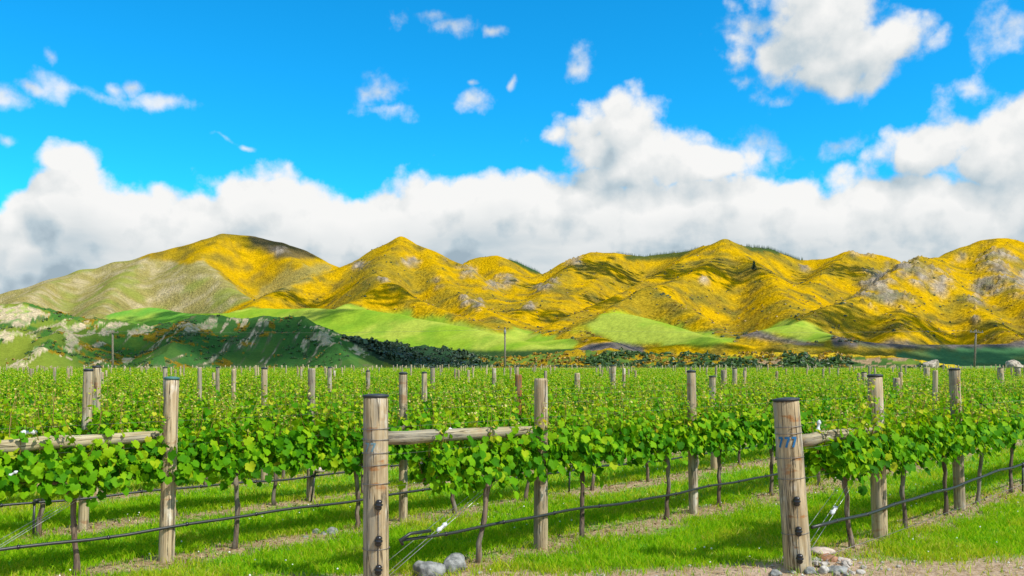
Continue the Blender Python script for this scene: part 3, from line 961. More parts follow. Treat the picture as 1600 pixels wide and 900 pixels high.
def cone_trees(name, px_range, ridge_px, label, seed, n, hgt):
    r = np.random.default_rng(seed)
    v, f = [], []
    for i in range(n):
        px_ = r.uniform(*px_range)
        py_ = np.interp(px_, [q[0] for q in ridge_px], [q[1] for q in ridge_px])
        d_ = np.interp(px_, [q[0] for q in ridge_px], [q[2] for q in ridge_px]) + r.uniform(-40, 60)
        x0, y0, z0 = P(px_, py_ + r.uniform(0, 5), d_)
        near_ = np.flatnonzero(np.abs(hx / hy_ - x0 / y0) < .0016)
        near_ = near_[np.abs(hy_[near_] - y0) < 160]
        best_k = near_[np.argmax(hz[near_] / hy_[near_])]
        dd = r.uniform(-.6, 1.0)
        x0, y0, z0 = hx[best_k], hy_[best_k], hz[best_k] - .6 - abs(dd) * 3
        h = hgt * r.uniform(.6, 1.2)
        for lay in range(4):
            zb, zt = z0 + h * lay * .22 - 3, z0 + h * (lay * .22 + .36)
            rad = h * .24 * (1 - lay * .2)
            o_ = len(v)
            for q in range(6):
                a = q * math.pi / 3 + r.uniform(-.3, .3)
                rr = rad * r.uniform(.6, 1.15)
                v.append((x0 + rr * math.cos(a), y0 + rr * math.sin(a), zb + r.uniform(-1, 1)))
            v.append((x0, y0, zt))
            f += [(o_ + q, o_ + (q + 1) % 6, o_ + 6) for q in range(6)]
    return link(name, build_mesh(name, v, np.array(f), [M['conifer']]), kind='stuff', label=label)


cone_trees('forest', (965, 1090), [(925, 394, 2400), (960, 395, 2450), (1000, 402, 2500), (1040, 396, 2550), (1090, 390, 2500)], 'dark pine wood along the skyline between the middle hill and the round top', 20, 260, 8)
cone_trees('forest', (1168, 1256), [(1160, 383, 2150), (1170, 387, 2150), (1210, 391, 2300), (1255, 405, 2400)], 'dark pine wood on the skyline right of the round hilltop', 22, 240, 9)
cone_trees('forest', (795, 845), [(795, 404, 2600), (805, 407, 2600), (842, 427, 2700)], 'dark pine wood on the small saddle left of the middle hill', 24, 130, 8)


def hill_z(x0, y0):
    return hz[int(np.argmin((hx - x0) ** 2 + (hy_ - y0) ** 2))]


# lone pine on the round hill
pd = 1750
px0, py0, pz0 = P(1178, 426, pd)
best_d = min(((abs(HOR - FPX * (hill_z(px0 / pd * d_, d_) - HC) / d_ - 425), d_) for d_ in range(1500, 2150, 40)))[1]
px0, py0 = px0 / pd * best_d, best_d
pz0 = hill_z(px0, py0)
pine = link('pine_tree', None, loc=(px0, py0, pz0 - 1), label='lone dark pine tree on the upper slope of the round gorse hill', cat='tree')
hp = 20 * best_d / 1750
mb = MB().tube([(0, 0, -2), (0.2, 0, hp * .4), (0, 0, hp * .9)], [.5, .35, .1], 6)
link('trunk', mb.mesh('pine_trunk', [M['bark']]), pine)
v, f = [], []
r = np.random.default_rng(5)
for i in range(260):
    z = hp * (0.12 + 0.88 * i / 260)
    rad = hp * .27 * (1 - i / 262) ** .8 * r.uniform(.5, 1.1)
    a = r.uniform(0, 6.283)
    c = np.array((rad * math.cos(a), rad * math.sin(a), z))
    s = hp * .06 * r.uniform(.7, 1.3)
    e1 = np.array((-math.sin(a), math.cos(a), r.uniform(-.3, .3))) * s
    e2 = np.array((math.cos(a) * .7, math.sin(a) * .7, -.7)) * s
    o_ = len(v)
    v += [c - e1, c - e2, c + e1, c + e2]
    f.append((o_, o_ + 1, o_ + 2, o_ + 3))
link('crown', build_mesh('pine_crown', v, np.array(f), [M['conifer']]), pine)


# ------------------------------------------------------------------ clouds overhead that shade parts of the hills
def cloud_over(px_, py_, d_, half, seed, n=260, alt=None):
    """puffs of a cumulus that drifts between the sun and a spot on the hills"""
    alt = alt or 1000
    spot = Vector(P(px_, py_, d_))
    c = spot + SUN * ((alt - spot.z) / SUN.z)
    r = np.random.default_rng(seed)
    u = r.normal(size=(n, 3)) * np.array((half[0] * .6, half[1] * .6, half[1] * .16))
    for q in u:
        rad = r.uniform(.05, .12) * (half[0] + half[1]) / 2 * .9
        o_ = len(cl_v)
        for vv in OCT:
            cl_v.append((c.x + q[0] + vv[0] * rad * r.uniform(.8, 1.2), c.y + q[1] + vv[1] * rad * r.uniform(.8, 1.2), c.z + q[2] + vv[2] * rad * .7))
        cl_f.extend(tuple(o_ + i for i in f) for f in OCF)


_t = (1 + 5 ** .5) / 2
OCT = [np.array(q) / 1.9 for q in ((-1, _t, 0), (1, _t, 0), (-1, -_t, 0), (1, -_t, 0), (0, -1, _t), (0, 1, _t), (0, -1, -_t), (0, 1, -_t), (_t, 0, -1), (_t, 0, 1), (-_t, 0, -1), (-_t, 0, 1))]
OCF = [(0, 11, 5), (0, 5, 1), (0, 1, 7), (0, 7, 10), (0, 10, 11), (1, 5, 9), (5, 11, 4), (11, 10, 2), (10, 7, 6), (7, 1, 8), (3, 9, 4), (3, 4, 2), (3, 2, 6), (3, 6, 8), (3, 8, 9), (4, 9, 5), (2, 4, 11), (6, 2, 10), (8, 6, 7), (9, 8, 1)]
cl_v, cl_f = [], []
for k, (px_, py_, d_, hx_, hy2) in enumerate((
        (600, 452, 1420, 95, 70), (470, 452, 1750, 90, 60), (960, 415, 2150, 150, 120), (1085, 425, 1700, 150, 80), (900, 470, 1400, 90, 60),
        (1330, 485, 1080, 90, 70), (1490, 505, 1120, 110, 60), (1500, 545, 700, 190, 80), (440, 388, 3200, 200, 130), (430, 535, 385, 64, 38), (270, 545, 370, 36, 24),
        (640, 560, 400, 42, 30), (240, 492, 1250, 80, 80), (1000, 532, 760, 60, 30), (1340, 420, 2000, 110, 70), (490, 490, 1050, 60, 50), (1190, 415, 1800, 60, 50))):
    cloud_over(px_, py_, d_, (hx_, hy2), 500 + k, 420 if d_ < 500 else 260, alt=3600 if d_ > 3000 else 1000)
link('clouds', build_mesh('clouds', np.array(cl_v), np.array(cl_f), [plain('cloud_white', (0.9, 0.9, 0.9), 1.0, 0.02, 1)], smooth=True), kind='stuff', label='scattered cumulus puffs drifting high overhead, shading the hills in patches')


# ------------------------------------------------------------------ power poles, pale outcrops
def power_pole(px_, top_py, d_, label, arm=True, lean=0.0):
    x0, y0, zt = P(px_, top_py, d_)
    root = link('power_pole', None, loc=(x0, y0, 0), label=label, cat='pole', group='power poles beyond the vineyard', rot=(0, lean, 0))
    link('pole', MB().tube([(0, 0, -.5), (0, 0, zt * .5), (0, 0, zt)], [.24, .2, .16], 10).mesh('pole', [M['pole_wood']]), root)
    if arm:
        link('crossarm', MB().box((0, -.22, zt - .5), (2.6, .14, .18)).mesh('crossarm', [M['pole_wood']], False), root)
        for xo in (-1.15, -.4, .4, 1.15):
            link('insulator', MB().lathe([(.05, zt - .41), (.1, zt - .33), (.06, zt - .26), (.09, zt - .2), (.03, zt - .14)], 8).mesh('pole_insulator', [M['rock_grey']]), root, loc=(xo, -.22, 0))
    else:
        link('pole_cap', MB().lathe([(.2, zt), (.22, zt + .06), (.12, zt + .2)], 8).mesh('pole_cap', [M['cap']]), root)
        link('transformer', MB().lathe([(.2, zt - 1.2), (.24, zt - 1.15), (.24, zt - .5), (.15, zt - .42)], 10).mesh('transformer', [M['rock_grey']]), root, loc=(.0, -.42, 0))
    return x0, y0, zt


pa = power_pole(789, 513, 172, 'bare wooden power pole at the middle of the far vineyard edge', False)
pb = power_pole(176, 516, 176, 'wooden power pole in front of the eroded green terrace', True)
pc = power_pole(1522, 515, 170, 'leaning wooden power pole with crossarm before the grey field', True, 0.045)


def span(a_, b_, sag, rad, label):
    pts_ = [(a_[0] + (b_[0] - a_[0]) * q, a_[1] + (b_[1] - a_[1]) * q, a_[2] - .2 + (b_[2] - a_[2]) * q - sag * 4 * q * (1 - q)) for q in np.linspace(0, 1, 24)]
    link('power_line', MB().tube(pts_, rad, 5).mesh('power_line', [M['wire_dark']]), label=label, cat='cable', group='power lines between the far poles')


span(pb, pa, 0.5, 0.018, 'thin power line strung from the terrace pole to the middle pole')
span(pa, (pc[0] - .4, pc[1], pc[2]), 0.5, 0.012, 'thin power line strung from the middle pole to the leaning pole')


def rock_mesh(name, seed, dims, mat, rough=0.25, sub=3, cuts=9, lim0=.72):
    import bmesh
    bm = bmesh.new()
    bmesh.ops.create_icosphere(bm, subdivisions=sub, radius=1)
    co = np.array([v.co for v in bm.verts])
    r = np.random.default_rng(seed)
    for _ in range(cuts):                                     # flatten some sides
        d = r.normal(size=3)
        d /= np.linalg.norm(d)
        lim = r.uniform(lim0, .95)
        q = co @ d
        co -= np.clip(q - lim, 0, None)[:, None] * d * .85
    nz = fbm(co[:, 0] * 1.8 + seed, co[:, 1] * 1.8 + co[:, 2] * 1.3, seed, 4) - .5
    co *= (1 + rough * nz)[:, None]
    co *= np.array(dims)
    for v, c in zip(bm.verts, co):
        v.co = c
    me = bpy.data.meshes.new(name)
    bm.to_mesh(me)
    bm.free()
    me.materials.append(mat)
    me.polygons.foreach_set('use_smooth', np.ones(len(me.polygons), dtype=bool))
    return me


for px_, py_, d_, dims, lab in ((1452, 572, 236, (3.9, 3, 2.5), 'pale limestone outcrop at the end of the gorse bank'), (1583, 570, 232, (3.8, 3, 3.2), 'pale limestone outcrop at the far edge of the vines, beyond the leaning pole')):
    x0, y0, z0 = P(px_, py_, d_)
    link('rock_outcrop', rock_mesh('outcrop', int(px_), dims, M['rock_lime'], .55, 4, 26, .42), loc=(x0, y0, dims[2] * .28), label=lab, cat='rock', group='pale outcrops beyond the vines')

r = np.random.default_rng(31)
pts_, rad_ = [], []
for cx, n_ in ((1434, 9), (1470, 4), (1572, 6), (1600, 8), (1418, 5)):
    for q in range(n_):
        x0, y0, z0 = P(cx + r.normal(0, 5), 570, r.uniform(226, 244))
        pts_.append((x0, y0, r.uniform(.1, .8)))
        rad_.append(r.uniform(.5, 1.3))
scatter('scrub', pts_, np.array(rad_), np.array(rad_) * r.uniform(.8, 1.4, len(rad_)), M['scrub_dark'], 'dark bushes around the pale outcrops beyond the vines', 15, 30)

# ------------------------------------------------------------------ vines
LEAF_OUT = [(0.0, 0.05), (0.18, -0.12), (0.38, -0.08), (0.50, 0.10), (0.46, 0.25), (0.57, 0.40), (0.51, 0.58), (0.36, 0.63), (0.29, 0.82), (0.12, 0.91), (0.0, 1.02)]


def leaf_template(cup, seed, lod):
    r = np.random.default_rng(seed)
    if lod == 0:
        out = LEAF_OUT + [(-x, y) for x, y in LEAF_OUT[-2:0:-1]]
    elif lod == 1:
        out = [(0, 0), (.42, -.05), (.52, .45), (.28, .7), (0, 1.0), (-.28, .7), (-.52, .45), (-.42, -.05)]
    else:
        out = [(0, -.05), (.5, .35), (0, 1.0), (-.5, .35)]
    vs_ = []
    for x, y in out:
        z = -cup * (x * x * 1.3 + (y - .4) ** 2 * .8) + (r.uniform(-.06, .06) if lod == 0 else 0) + abs(x) * .34
        vs_.append((x, y, z))
    n = len(out)
    if lod == 2:
        return np.array(vs_), np.array([(0, 1, 2), (0, 2, 3)])
    vs_.append((0, .38, -.02))
    return np.array(vs_), np.array([(i, (i + 1) % n, n) for i in range(n)])


def basis(nrm, tip):
    nrm = nrm / np.linalg.norm(nrm, axis=-1, keepdims=True)
    tip = tip - (tip * nrm).sum(-1, keepdims=True) * nrm
    tip = tip / (np.linalg.norm(tip, axis=-1, keepdims=True) + 1e-9)
    side = np.cross(tip, nrm)
    return np.stack([side, tip, nrm], -1)                  # columns


def vine_leaves(r, nshoots, per, low, half=0.72, size=1.0, grow=1.0):
    """leaf positions, normals, tips, sizes, material (0 mature, 1 young, 2 tip) and the shoot paths"""
    pos_, nrm_, tip_, siz, mat_ = [], [], [], [], []
    shoots = []
    for i in range(nshoots):
        x = -half + 2 * half * (i + r.uniform(.1, .9)) / nshoots
        side = r.choice((-1, 1))
        L = r.uniform(.30, .54) if r.random() < .72 else r.uniform(.5, .74)
        L *= grow
        p = np.array((x, r.uniform(-.03, .03), .84 + r.uniform(-.03, .04)))
        d = np.array((r.uniform(-.35, .35), side * r.uniform(.05, .55), 1.0))
        path = [p.copy()]
        ns = per
        for k in range(ns):
            d = d / np.linalg.norm(d)
            p = p + d * L / ns
            d = d + np.array((r.uniform(-.22, .22), r.uniform(-.2, .2), .12))
            path.append(p.copy())
            tfrac = (k + 1) / ns
            for rep in range(2 if tfrac < .85 else 3):
                az = r.uniform(0, 6.283)
                out = np.array((math.cos(az) * .8, math.sin(az), 0.0))
                pet = r.uniform(.03, .10) * (1.15 - tfrac * .8)
                c = p + out * pet + np.array((0, 0, r.uniform(-.03, .03)))
                s_ = (0.128 - 0.085 * tfrac ** 1.4) * r.uniform(.75, 1.25)
                mm = 0 if tfrac < .52 + r.uniform(-.22, .22) else 1
                if tfrac > .86 and r.random() < .55:
                    mm, s_ = 2, s_ * .62
                pos_.append(c)
                nrm_.append(out * r.uniform(.2, 1.0) + np.array((r.uniform(-.7, .7), r.uniform(-.7, .7), r.uniform(.15, 1.2))))
                tip_.append(out * r.uniform(.2, .8) + np.array((r.uniform(-.5, .5), 0, -r.uniform(.3, 1.0) if mm != 2 else .8)))
                siz.append(s_ * size)
                mat_.append(mm)
        shoots.append(path)
    for i in range(low):                                    # the leafy curtain round the fruiting wire
        sgn = r.choice((-1, 1))
        x = r.uniform(-half, half)
        y = sgn * abs(r.normal(.15, .08))
        z = r.normal(.96, .12)
        z = max(z, .73 + r.uniform(0, .12))
        if abs(x) < .24 and r.random() < .4:
            z -= r.uniform(.0, .16)
        out = np.array((r.uniform(-.9, .9), sgn * 1.0, r.uniform(-.2, 1.1)))
        pos_.append(np.array((x, y, z)))
        nrm_.append(out)
        tip_.append(np.array((r.uniform(-.6, .6), sgn * .3, -1.0)))
        siz.append(r.uniform(.07, .15) * size)
        mat_.append(0 if r.random() < .94 else 1)
    return (np.array(pos_), np.array(nrm_), np.array(tip_), np.array(siz), np.array(mat_), shoots)


def place_leaves(pos_, nrm_, tip_, siz, tmpl):
    tv, tf = tmpl
    B = basis(nrm_, tip_)
    v = pos_[:, None, :] + np.einsum('nij,kj->nki', B, tv) * siz[:, None, None]
    f = tf[None] + (np.arange(len(pos_)) * len(tv))[:, None, None]
    return v.reshape(-1, 3), f.reshape(-1, 3)


LM = [M['leaf_mature'], M['leaf_young'], M['leaf_tip']]


def trunk_mesh(seed):
    r = np.random.default_rng(seed)
    path = [np.array((r.uniform(-.05, .05), r.uniform(-.02, .02), -.06))]
    x, y = path[0][0], path[0][1]
    for z in np.linspace(.08, .74, 7):
        x += r.uniform(-.032, .032)
        y += r.uniform(-.02, .02)
        path.append(np.array((x, y, z)))
    rad = [.036, .027, .024, .023, .026, .022, .026, .034]
    mb = MB().tube(path, [q * r.uniform(.9, 1.12) for q in rad], 9)
    top = path[-1]
    for sg in (-1, 1):
        mb.tube([top + np.array((0, 0, -.04)), top + np.array((sg * .08, 0, .07)), (sg * .25, 0, .85)], [.026, .02, .014], 7)
    return mb.mesh('vine_trunk', [M['bark']])


def cane_mesh(seed, half=.72):
    r = np.random.default_rng(seed)
    return MB().tube([(.2, 0, .845), (.4, r.uniform(-.02, .02), .86), (half, 0, .85)], [.014, .012, .008], 6).mesh('cane', [M['bark']])


def shoot_mesh(shoots):
    mb = MB()
    for path in shoots:
        n = len(path)
        mb.tube(path, [.0055 - .0035 * i / n for i in range(n)], 4)
    return mb.mesh('shoots', [M['shoot']])


leaf_tmpls = [leaf_template(c, s, 0) for c, s in ((.55, 1), (.25, 2), (.95, 3), (-.25, 4))]
leaf_mesh = {}
for mi in range(3):
    for k, tm in enumerate(leaf_tmpls):
        leaf_mesh[mi, k] = build_mesh('leaf', tm[0], tm[1], [LM[mi]], smooth=True)

ROWMAT = Matrix.Rotation(math.radians(45), 4, 'Z')


def foliage_mesh(name, data, sel, tmpl):
    pos_, nrm_, tip_, siz, mat_, _ = data
    if len(pos_[sel]) == 0:
        return None
    v, f = place_leaves(pos_[sel], nrm_[sel], tip_[sel], siz[sel], tmpl)
    return build_mesh(name, v, f, LM, np.repeat(mat_[sel], len(tmpl[1])), True)


VAR = []                                                    # mid-distance vines: eight plants copied along the rows
for k in range(8):
    r = np.random.default_rng(300 + k)
    d_ = vine_leaves(r, 29, 10, 350, size=.72, grow=.98)
    VAR.append((trunk_mesh(400 + k), cane_mesh(420 + k), foliage_mesh('foliage', d_, np.ones(len(d_[0]), bool), leaf_template(.4, 1, 1)), shoot_mesh(d_[5])))

# ---- vine positions. The first three rows follow the trunks seen in the photo
FRONT = {
    0: [1332, 1415, 1478, 1528, 1578],
    1: [753, 912, 1035, 1128],
    2: [118, 370, 558, 708, 822],
}
vines = []                                                  # (row, s, depth, x)
for ri, n in enumerate(rows):
    if ri in FRONT:
        ss = [s_at(n, q) for q in FRONT[ri]]
        if ri == 2:
            ss = [ss[0] - 1.42] + ss
        while ss[-1] < 210:
            ss.append(ss[-1] + 1.40)
    else:
        s0 = -n * .35 if False else 0.0
        s0 = rng.uniform(0, 1.4)
        ss = list(np.arange(s0 - 5, 230, 1.41) + rng.normal(0, .05, len(np.arange(s0 - 5, 230, 1.41))))
    for s in ss:
        x, y = row_xy(n, s)
        if y < head_y(x) + (0.2 if ri > 2 else -.3) or y > 112 or y < 3:
            continue
        if abs(x) > 0.66 * y + 1.2:
            continue
        vines.append((ri, s, y, x))
vines.sort(key=lambda q: q[2] + 0.15 * abs(q[3]))
in_view = [q for q in vines if abs(q[3]) < .605 * q[2] + .9]
things = in_view[:300]
things_set = set((q[0], q[1]) for q in things)
rest = [q for q in vines if (q[0], q[1]) not in things_set]

ROW_TXT = {0: 'the row of the 777 post', 1: 'the row behind the faded 77 post', 2: 'the row with the green-capped post'}
ORD = ['first', 'second', 'third', 'fourth', 'fifth', 'sixth', 'seventh', 'eighth', 'ninth', 'tenth', 'eleventh', 'twelfth']
cnt = {}
NEAR = 15
for i, (ri, s, y, x) in enumerate(things):
    cnt[ri] = cnt.get(ri, -1) + 1
    if ri in ROW_TXT and cnt[ri] < 12:
        if cnt[ri] == 0:
            lab = {0: 'grape vine under the brace rail beside the 777 post', 1: 'grape vine under the brace rail beside the faded 77 post', 2: 'leafy grape vine cut off at the left edge of the front row'}[ri]
        else:
            lab = f'grape vine in {ROW_TXT[ri]}, {ORD[cnt[ri]]} from its near end'
        gr = 'vines of the front rows'
    elif ri == 3:
        lab, gr = 'leafy grape vine in the fourth row back, behind the green-capped post row', 'vines of the fourth row'
    elif y < 22:
        lab, gr = 'grape vine deep among the rows behind the fourth row', 'vines in the rows behind'
    else:
        lab, gr = 'distant grape vine in the yellow-green rows far back in the field', 'vines far back in the field'
    root = link('grape_vine', None, loc=(x, y, float(ground_z(x, y))), label=lab, cat='vine', group=gr)
    flip = i % 2
    root.rotation_euler = (0, 0, math.radians(45 + 180 * flip))
    if i < NEAR:
        r = np.random.default_rng(1000 + i)
        d_ = vine_leaves(r, 34, 12, 540, size=.64, grow=1.2)
        pos_, nrm_, tip_, siz, mat_, shoots = d_
        link('trunk', trunk_mesh(500 + i), root)
        link('cane', cane_mesh(520 + i), root)
        link('cane', cane_mesh(560 + i), root, rot=(0, 0, math.pi))
        link('shoots', shoot_mesh(shoots), root, kind='stuff')
        front = -1 if not flip else 1
        score = siz * 6 + pos_[:, 1] * front * 2.5 - (mat_ == 2) * 3
        pickd = np.zeros(len(siz), bool)
        pickd[np.argsort(-score)[:180]] = True
        link('foliage', foliage_mesh('foliage', d_, ~pickd, leaf_tmpls[i % 4]), root, kind='stuff')
        B = basis(nrm_[pickd], tip_[pickd])
        for q, bb, sz_, mm in zip(pos_[pickd], B, siz[pickd], mat_[pickd]):
            mt = Matrix([[*(bb[a_] * sz_), q[a_]] for a_ in range(3)] + [[0, 0, 0, 1]])
            link('leaf', leaf_mesh[int(mm), r.integers(4)], root, mat4=mt)
    else:
        tr, cn, fo, sh = VAR[(i * 5 + ri) % 8]
        sc = float(rng.uniform(.94, 1.05))
        link('trunk', tr, root)
        if y < 24:
            link('cane', cn, root)
            link('cane', cn, root, rot=(0, 0, math.pi))
        link('foliage', fo, root, scale=(1, rng.uniform(.9, 1.1), sc), kind='stuff')
        if y < 24:
            link('shoots', sh, root, kind='stuff')

# the rest of the vineyard: past three hundred plants, one mass
tmpl2 = leaf_template(.3, 1, 2)
V_, F_, MI_ = [], [], []
off = 0
r = np.random.default_rng(77)
base_sets = []
for k in range(5):
    dd = vine_leaves(np.random.default_rng(900 + k), 16, 5, 75, size=1.28)
    base_sets.append(dd)
c45, s45 = math.cos(math.radians(45)), math.sin(math.radians(45))
for (ri, s, y, x) in rest:
    pos_, nrm_, tip_, siz, mat_, _ = base_sets[r.integers(5)]
    keep = r.random(len(siz)) < (1.0 if y < 45 else 0.72)
    grow = 1.0 if y < 45 else 1.2
    v, f = place_leaves(pos_[keep], nrm_[keep], tip_[keep], siz[keep] * grow, tmpl2)
    if r.random() < .5:
        v[:, :2] *= -1
    v = np.stack([v[:, 0] * c45 - v[:, 1] * s45 + x, v[:, 0] * s45 + v[:, 1] * c45 + y, v[:, 2] * r.uniform(.92, 1.08)], -1)
    V_.append(v)
    F_.append(f + off)
    MI_.append(np.repeat(mat_[keep], 2))
    off += len(v)
link('vine_rows', build_mesh('vine_rows', np.concatenate(V_), np.concatenate(F_), LM, np.concatenate(MI_)), kind='stuff', label='mass of distant vine rows filling the back of the vineyard')

# ------------------------------------------------------------------ posts
def post_mesh(seed, r0, r1, h, mat, sides=18):
    rr = np.random.default_rng(seed)
    a1, a2, a3 = rr.uniform(0, 6.28, 3)
    def wob(th, z):
        return 1 + .022 * math.sin(2 * th + a1) + .014 * math.sin(3 * th + a2 + z * 1.5) + .012 * math.sin(z * 7 + a3)
    prof = [(r0 * 1.02, -.4)] + [(r0 + (r1 - r0) * q, h * q) for q in np.linspace(0, .985, 12)] + [(r1 * .9, h)]
    return MB().lathe(prof, sides, 0, wob).mesh('post', [mat])


def cap_mesh(r1, h, mat):
    return MB().lathe([(r1 * 1.03, h - .010), (r1 * 1.06, h + .002), (r1 * 1.06, h + .010), (r1 * .6, h + .018), (r1 * .1, h + .020)], 20).mesh('cap', [mat])


def staples(root, h, r1, zs):
    me = MB().tube([(-.012, 0, 0), (-.012, -.012, .004), (.012, -.012, .004), (.012, 0, 0)], .003, 5).mesh('staple', [M['wire_dark']])
    for z in zs:
        link('staple', me, root, loc=(0, -r1 * .99, z))


def hpost(d_, top_py):
    return HC - (top_py - HOR) * d_ / FPX


posts = []                                                  # nearby posts by row and photo column


def line_post(name, ri_n, px_base, top_py, wpx, label, mat='post_pale', cap=None, top_dx=0, seed=0, zs=(.86, 1.12, 1.36), group='line posts in the rows', dscale=1.0):
    s = s_at(ri_n, px_base)
    x, y = row_xy(ri_n, s)
    h = hpost(y, top_py)
    rad = wpx / 2 / FPX * y
    o = link(name, post_mesh(seed + 11, rad, rad * .94, h, M[mat]), loc=(x, y, float(ground_z(x, y))), label=label, cat='post', group=group)
    o.rotation_euler = (0, math.atan2(top_dx / FPX * y, h), random.uniform(0, .3))
    if cap:
        link('cap', cap_mesh(rad * .94, h, M[cap]), o)
    staples(o, h, rad, [z for z in zs if z < h])
    return o, x, y, h, rad


def digit_seven(mb, cx, z0, w, hgt, R, slant, th, serif=True):
    """a painted 7 wrapped round a post of radius R, strokes of thickness th"""
    def strip(p0, p1, wd):
        nseg = 5
        (xa, za), (xb, zb) = p0, p1
        L = math.hypot(xb - xa, zb - za)
        nx, nz = -(zb - za) / L * wd / 2, (xb - xa) / L * wd / 2
        vs_, fs_ = [], []
        for i in range(nseg + 1):
            q = i / nseg
            for sg in (-1, 1):
                xx = xa + (xb - xa) * q + sg * nx
                zz = za + (zb - za) * q + sg * nz
                a = xx / R
                vs_.append((R * math.sin(a), -R * math.cos(a), zz))
        for i in range(nseg):
            fs_.append((2 * i, 2 * i + 1, 2 * i + 3, 2 * i + 2))
        mb.add(vs_, fs_)
    strip((cx - w / 2, z0 + hgt), (cx + w / 2, z0 + hgt), th)
    strip((cx + w / 2 - th * .3, z0 + hgt), (cx + w * .1 - slant, z0), th * 1.05)
    if serif:
        strip((cx - w / 2 + th * .35, z0 + hgt), (cx - w / 2 + th * .2, z0 + hgt * .72), th * .7)


def strainer(name, n, px_base, base_dx_top, top_py, wpx, label, digits, ins, rings, seed, drop=None):
    s = s_at(n, px_base)
    x, y = row_xy(n, s)
    h = hpost(y, top_py)
    rad = wpx / 2 / FPX * y
    o = link(name, post_mesh(seed, rad * 1.02, rad * .97, h, M['post_strainer'], 28), loc=(x, y, 0), label=label, cat='post', group='strainer posts at the row ends')
    # the painted side faces the headland
    face = math.atan2(x, y)
    tilt = Matrix.Rotation(math.atan2(base_dx_top / FPX * y, h), 4, 'Y')
    o.rotation_euler = (tilt @ Matrix.Rotation(-face, 4, 'Z')).to_euler()
    link('cap', cap_mesh(rad * .97, h, M['cap']), o)
    R = rad * 1.03
    for kind, xs, z, w_, hg, th in digits:
        for xo in xs:
            mb = MB()
            digit_seven(mb, xo, z, w_, hg, R, w_ * .42, th, False)
            link('numeral_seven', mb.mesh('numeral', [M[kind]], False), o)
    ime = MB().lathe([(.008, -.045), (.024, -.038), (.030, -.022), (.022, -.012), (.034, -.002), (.034, .008), (.022, .016), (.029, .026), (.022, .04), (.008, .046)], 14).mesh('insulator', [M['insulator']])
    for xo, z in ins:
        a = xo / R
        link('insulator', ime, o, loc=((R + .014) * math.sin(a), -(R + .014) * math.cos(a), z), rot=(.12, .1, 0))
    a = ins[0][0] / R
    link('bond_wire', MB().tube([((R + .006) * math.sin(xo / R), -(R + .006) * math.cos(xo / R), z) for xo, z in [(ins[0][0], ins[0][1] + .02)] + list(ins) + [(ins[-1][0], .02)]], .0035, 6).mesh('bond_wire', [M['wire_dark']]), o)
    for z, ti in rings:
        pts_ = [((R + .002) * math.cos(q), (R + .002) * math.sin(q), z + ti * math.cos(q + 1)) for q in np.linspace(0, 2 * math.pi, 29)]
        link('wire_wrap', MB().tube(pts_, .0032, 5, cap=False).mesh('wire_wrap', [M['wire_dark']]), o)
    return o, x, y, h, rad


sA = strainer('strainer_post', rows[1], 588, -1, 619, 40, 'thick wooden strainer post with faded blue 77 and black cap', [('paint_faded', (-.078, -.022), 1.165, .042, .068, .013)],
              [(.02, .725), (.018, .425), (.016, .185)], [(1.35, .004), (1.15, .002), (1.04, .014), (.89, .006), (.345, .004), (1.265, -.003)], 21)
sB = strainer('strainer_post', rows[0], 1247, -19, 624, 40, 'leaning wooden strainer post painted with a blue 777', [('paint_blue', (-.074, -.012, .050), 1.150, .044, .086, .019)],
              [(.03, .665), (.028, .395), (.022, .15)], [(1.33, .003), (1.27, .002), (1.05, .004), (.86, .006), (.36, .004)], 22)
pxZ = 800 + FPX * (-4.72) / 6.75
sZ_s = s_at(rows[2], 263) - 2.0

P845 = line_post('line_post', rows[1], 845, 596, 22, 'weathered pale line post with whitened bare top at the brace rail', seed=1, top_dx=0)
P1080 = line_post('line_post', rows[1], 1084, 585, 15, 'slim grey line post in the 77 row, beyond the whitened post', cap='cap', seed=2, top_dx=-4)
P1365 = line_post('line_post', rows[0], 1375, 593, 24, 'stout brace post with dark cap next to the 777 post', cap='cap', seed=3, top_dx=-9)
P1490 = line_post('line_post', rows[0], 1500, 581, 17, 'capped line post second along the 777 row', cap='cap', seed=4, top_dx=-9)
P263 = line_post('line_post', rows[2], 260, 597, 24, 'pale line post with a teal green cap at the brace rail', cap='cap_green', seed=5, top_dx=8)
P630 = line_post('line_post', rows[2], 630, 588, 14, 'thin line post seen just beside the faded 77 post', cap='cap', seed=6, top_dx=0)
P133 = line_post('line_post', rows[3], 130, 584, 15, 'capped line post, front one of the pair overlapping by the rail', cap='cap', seed=7, top_dx=8, wpx=None) if False else \
    line_post('line_post', rows[3], 130, 584, 15, 'capped line post, lower one of the overlapping pair over the rail', cap='cap', seed=7, top_dx=8)
line_post('line_post', rows[4], 146, 578, 14, 'capped line post, taller one of the overlapping pair over the rail', cap='cap', seed=8, top_dx=5)
line_post('line_post', rows[3], 485, 579, 12, 'dark weathered line post rising left of the faded 77 post', seed=9, top_dx=2)
line_post('line_post', rows[3], 810, 588, 12, 'orange-brown line post behind the whitened post', mat='post_orange', seed=10)
line_post('line_post', rows[2], 1116, 593, 11, 'short capped line post just right of the slim grey post', cap='cap', seed=12, top_dx=-3)
MIDPOSTS = [(4, 1131, 580, 10), (5, 1148, 577, 8), (4, 663, 585, 9), (5, 902, 585, 9), (5, 958, 574, 9), (4, 413, 578, 10), (5, 365, 579, 7), (6, 575, 582, 7),
            (6, 515, 577, 7), (2, 1401, 593, 11), (4, 1350, 583, 9), (3, 1563, 576, 9), (5, 1448, 575, 10), (4, 1590, 575, 10), (6, 676, 576, 8), (7, 772, 577, 7),
            (8, 808, 574, 6), (6, 258, 578, 7), (6, 312, 577, 7), (7, 340, 577, 6)]
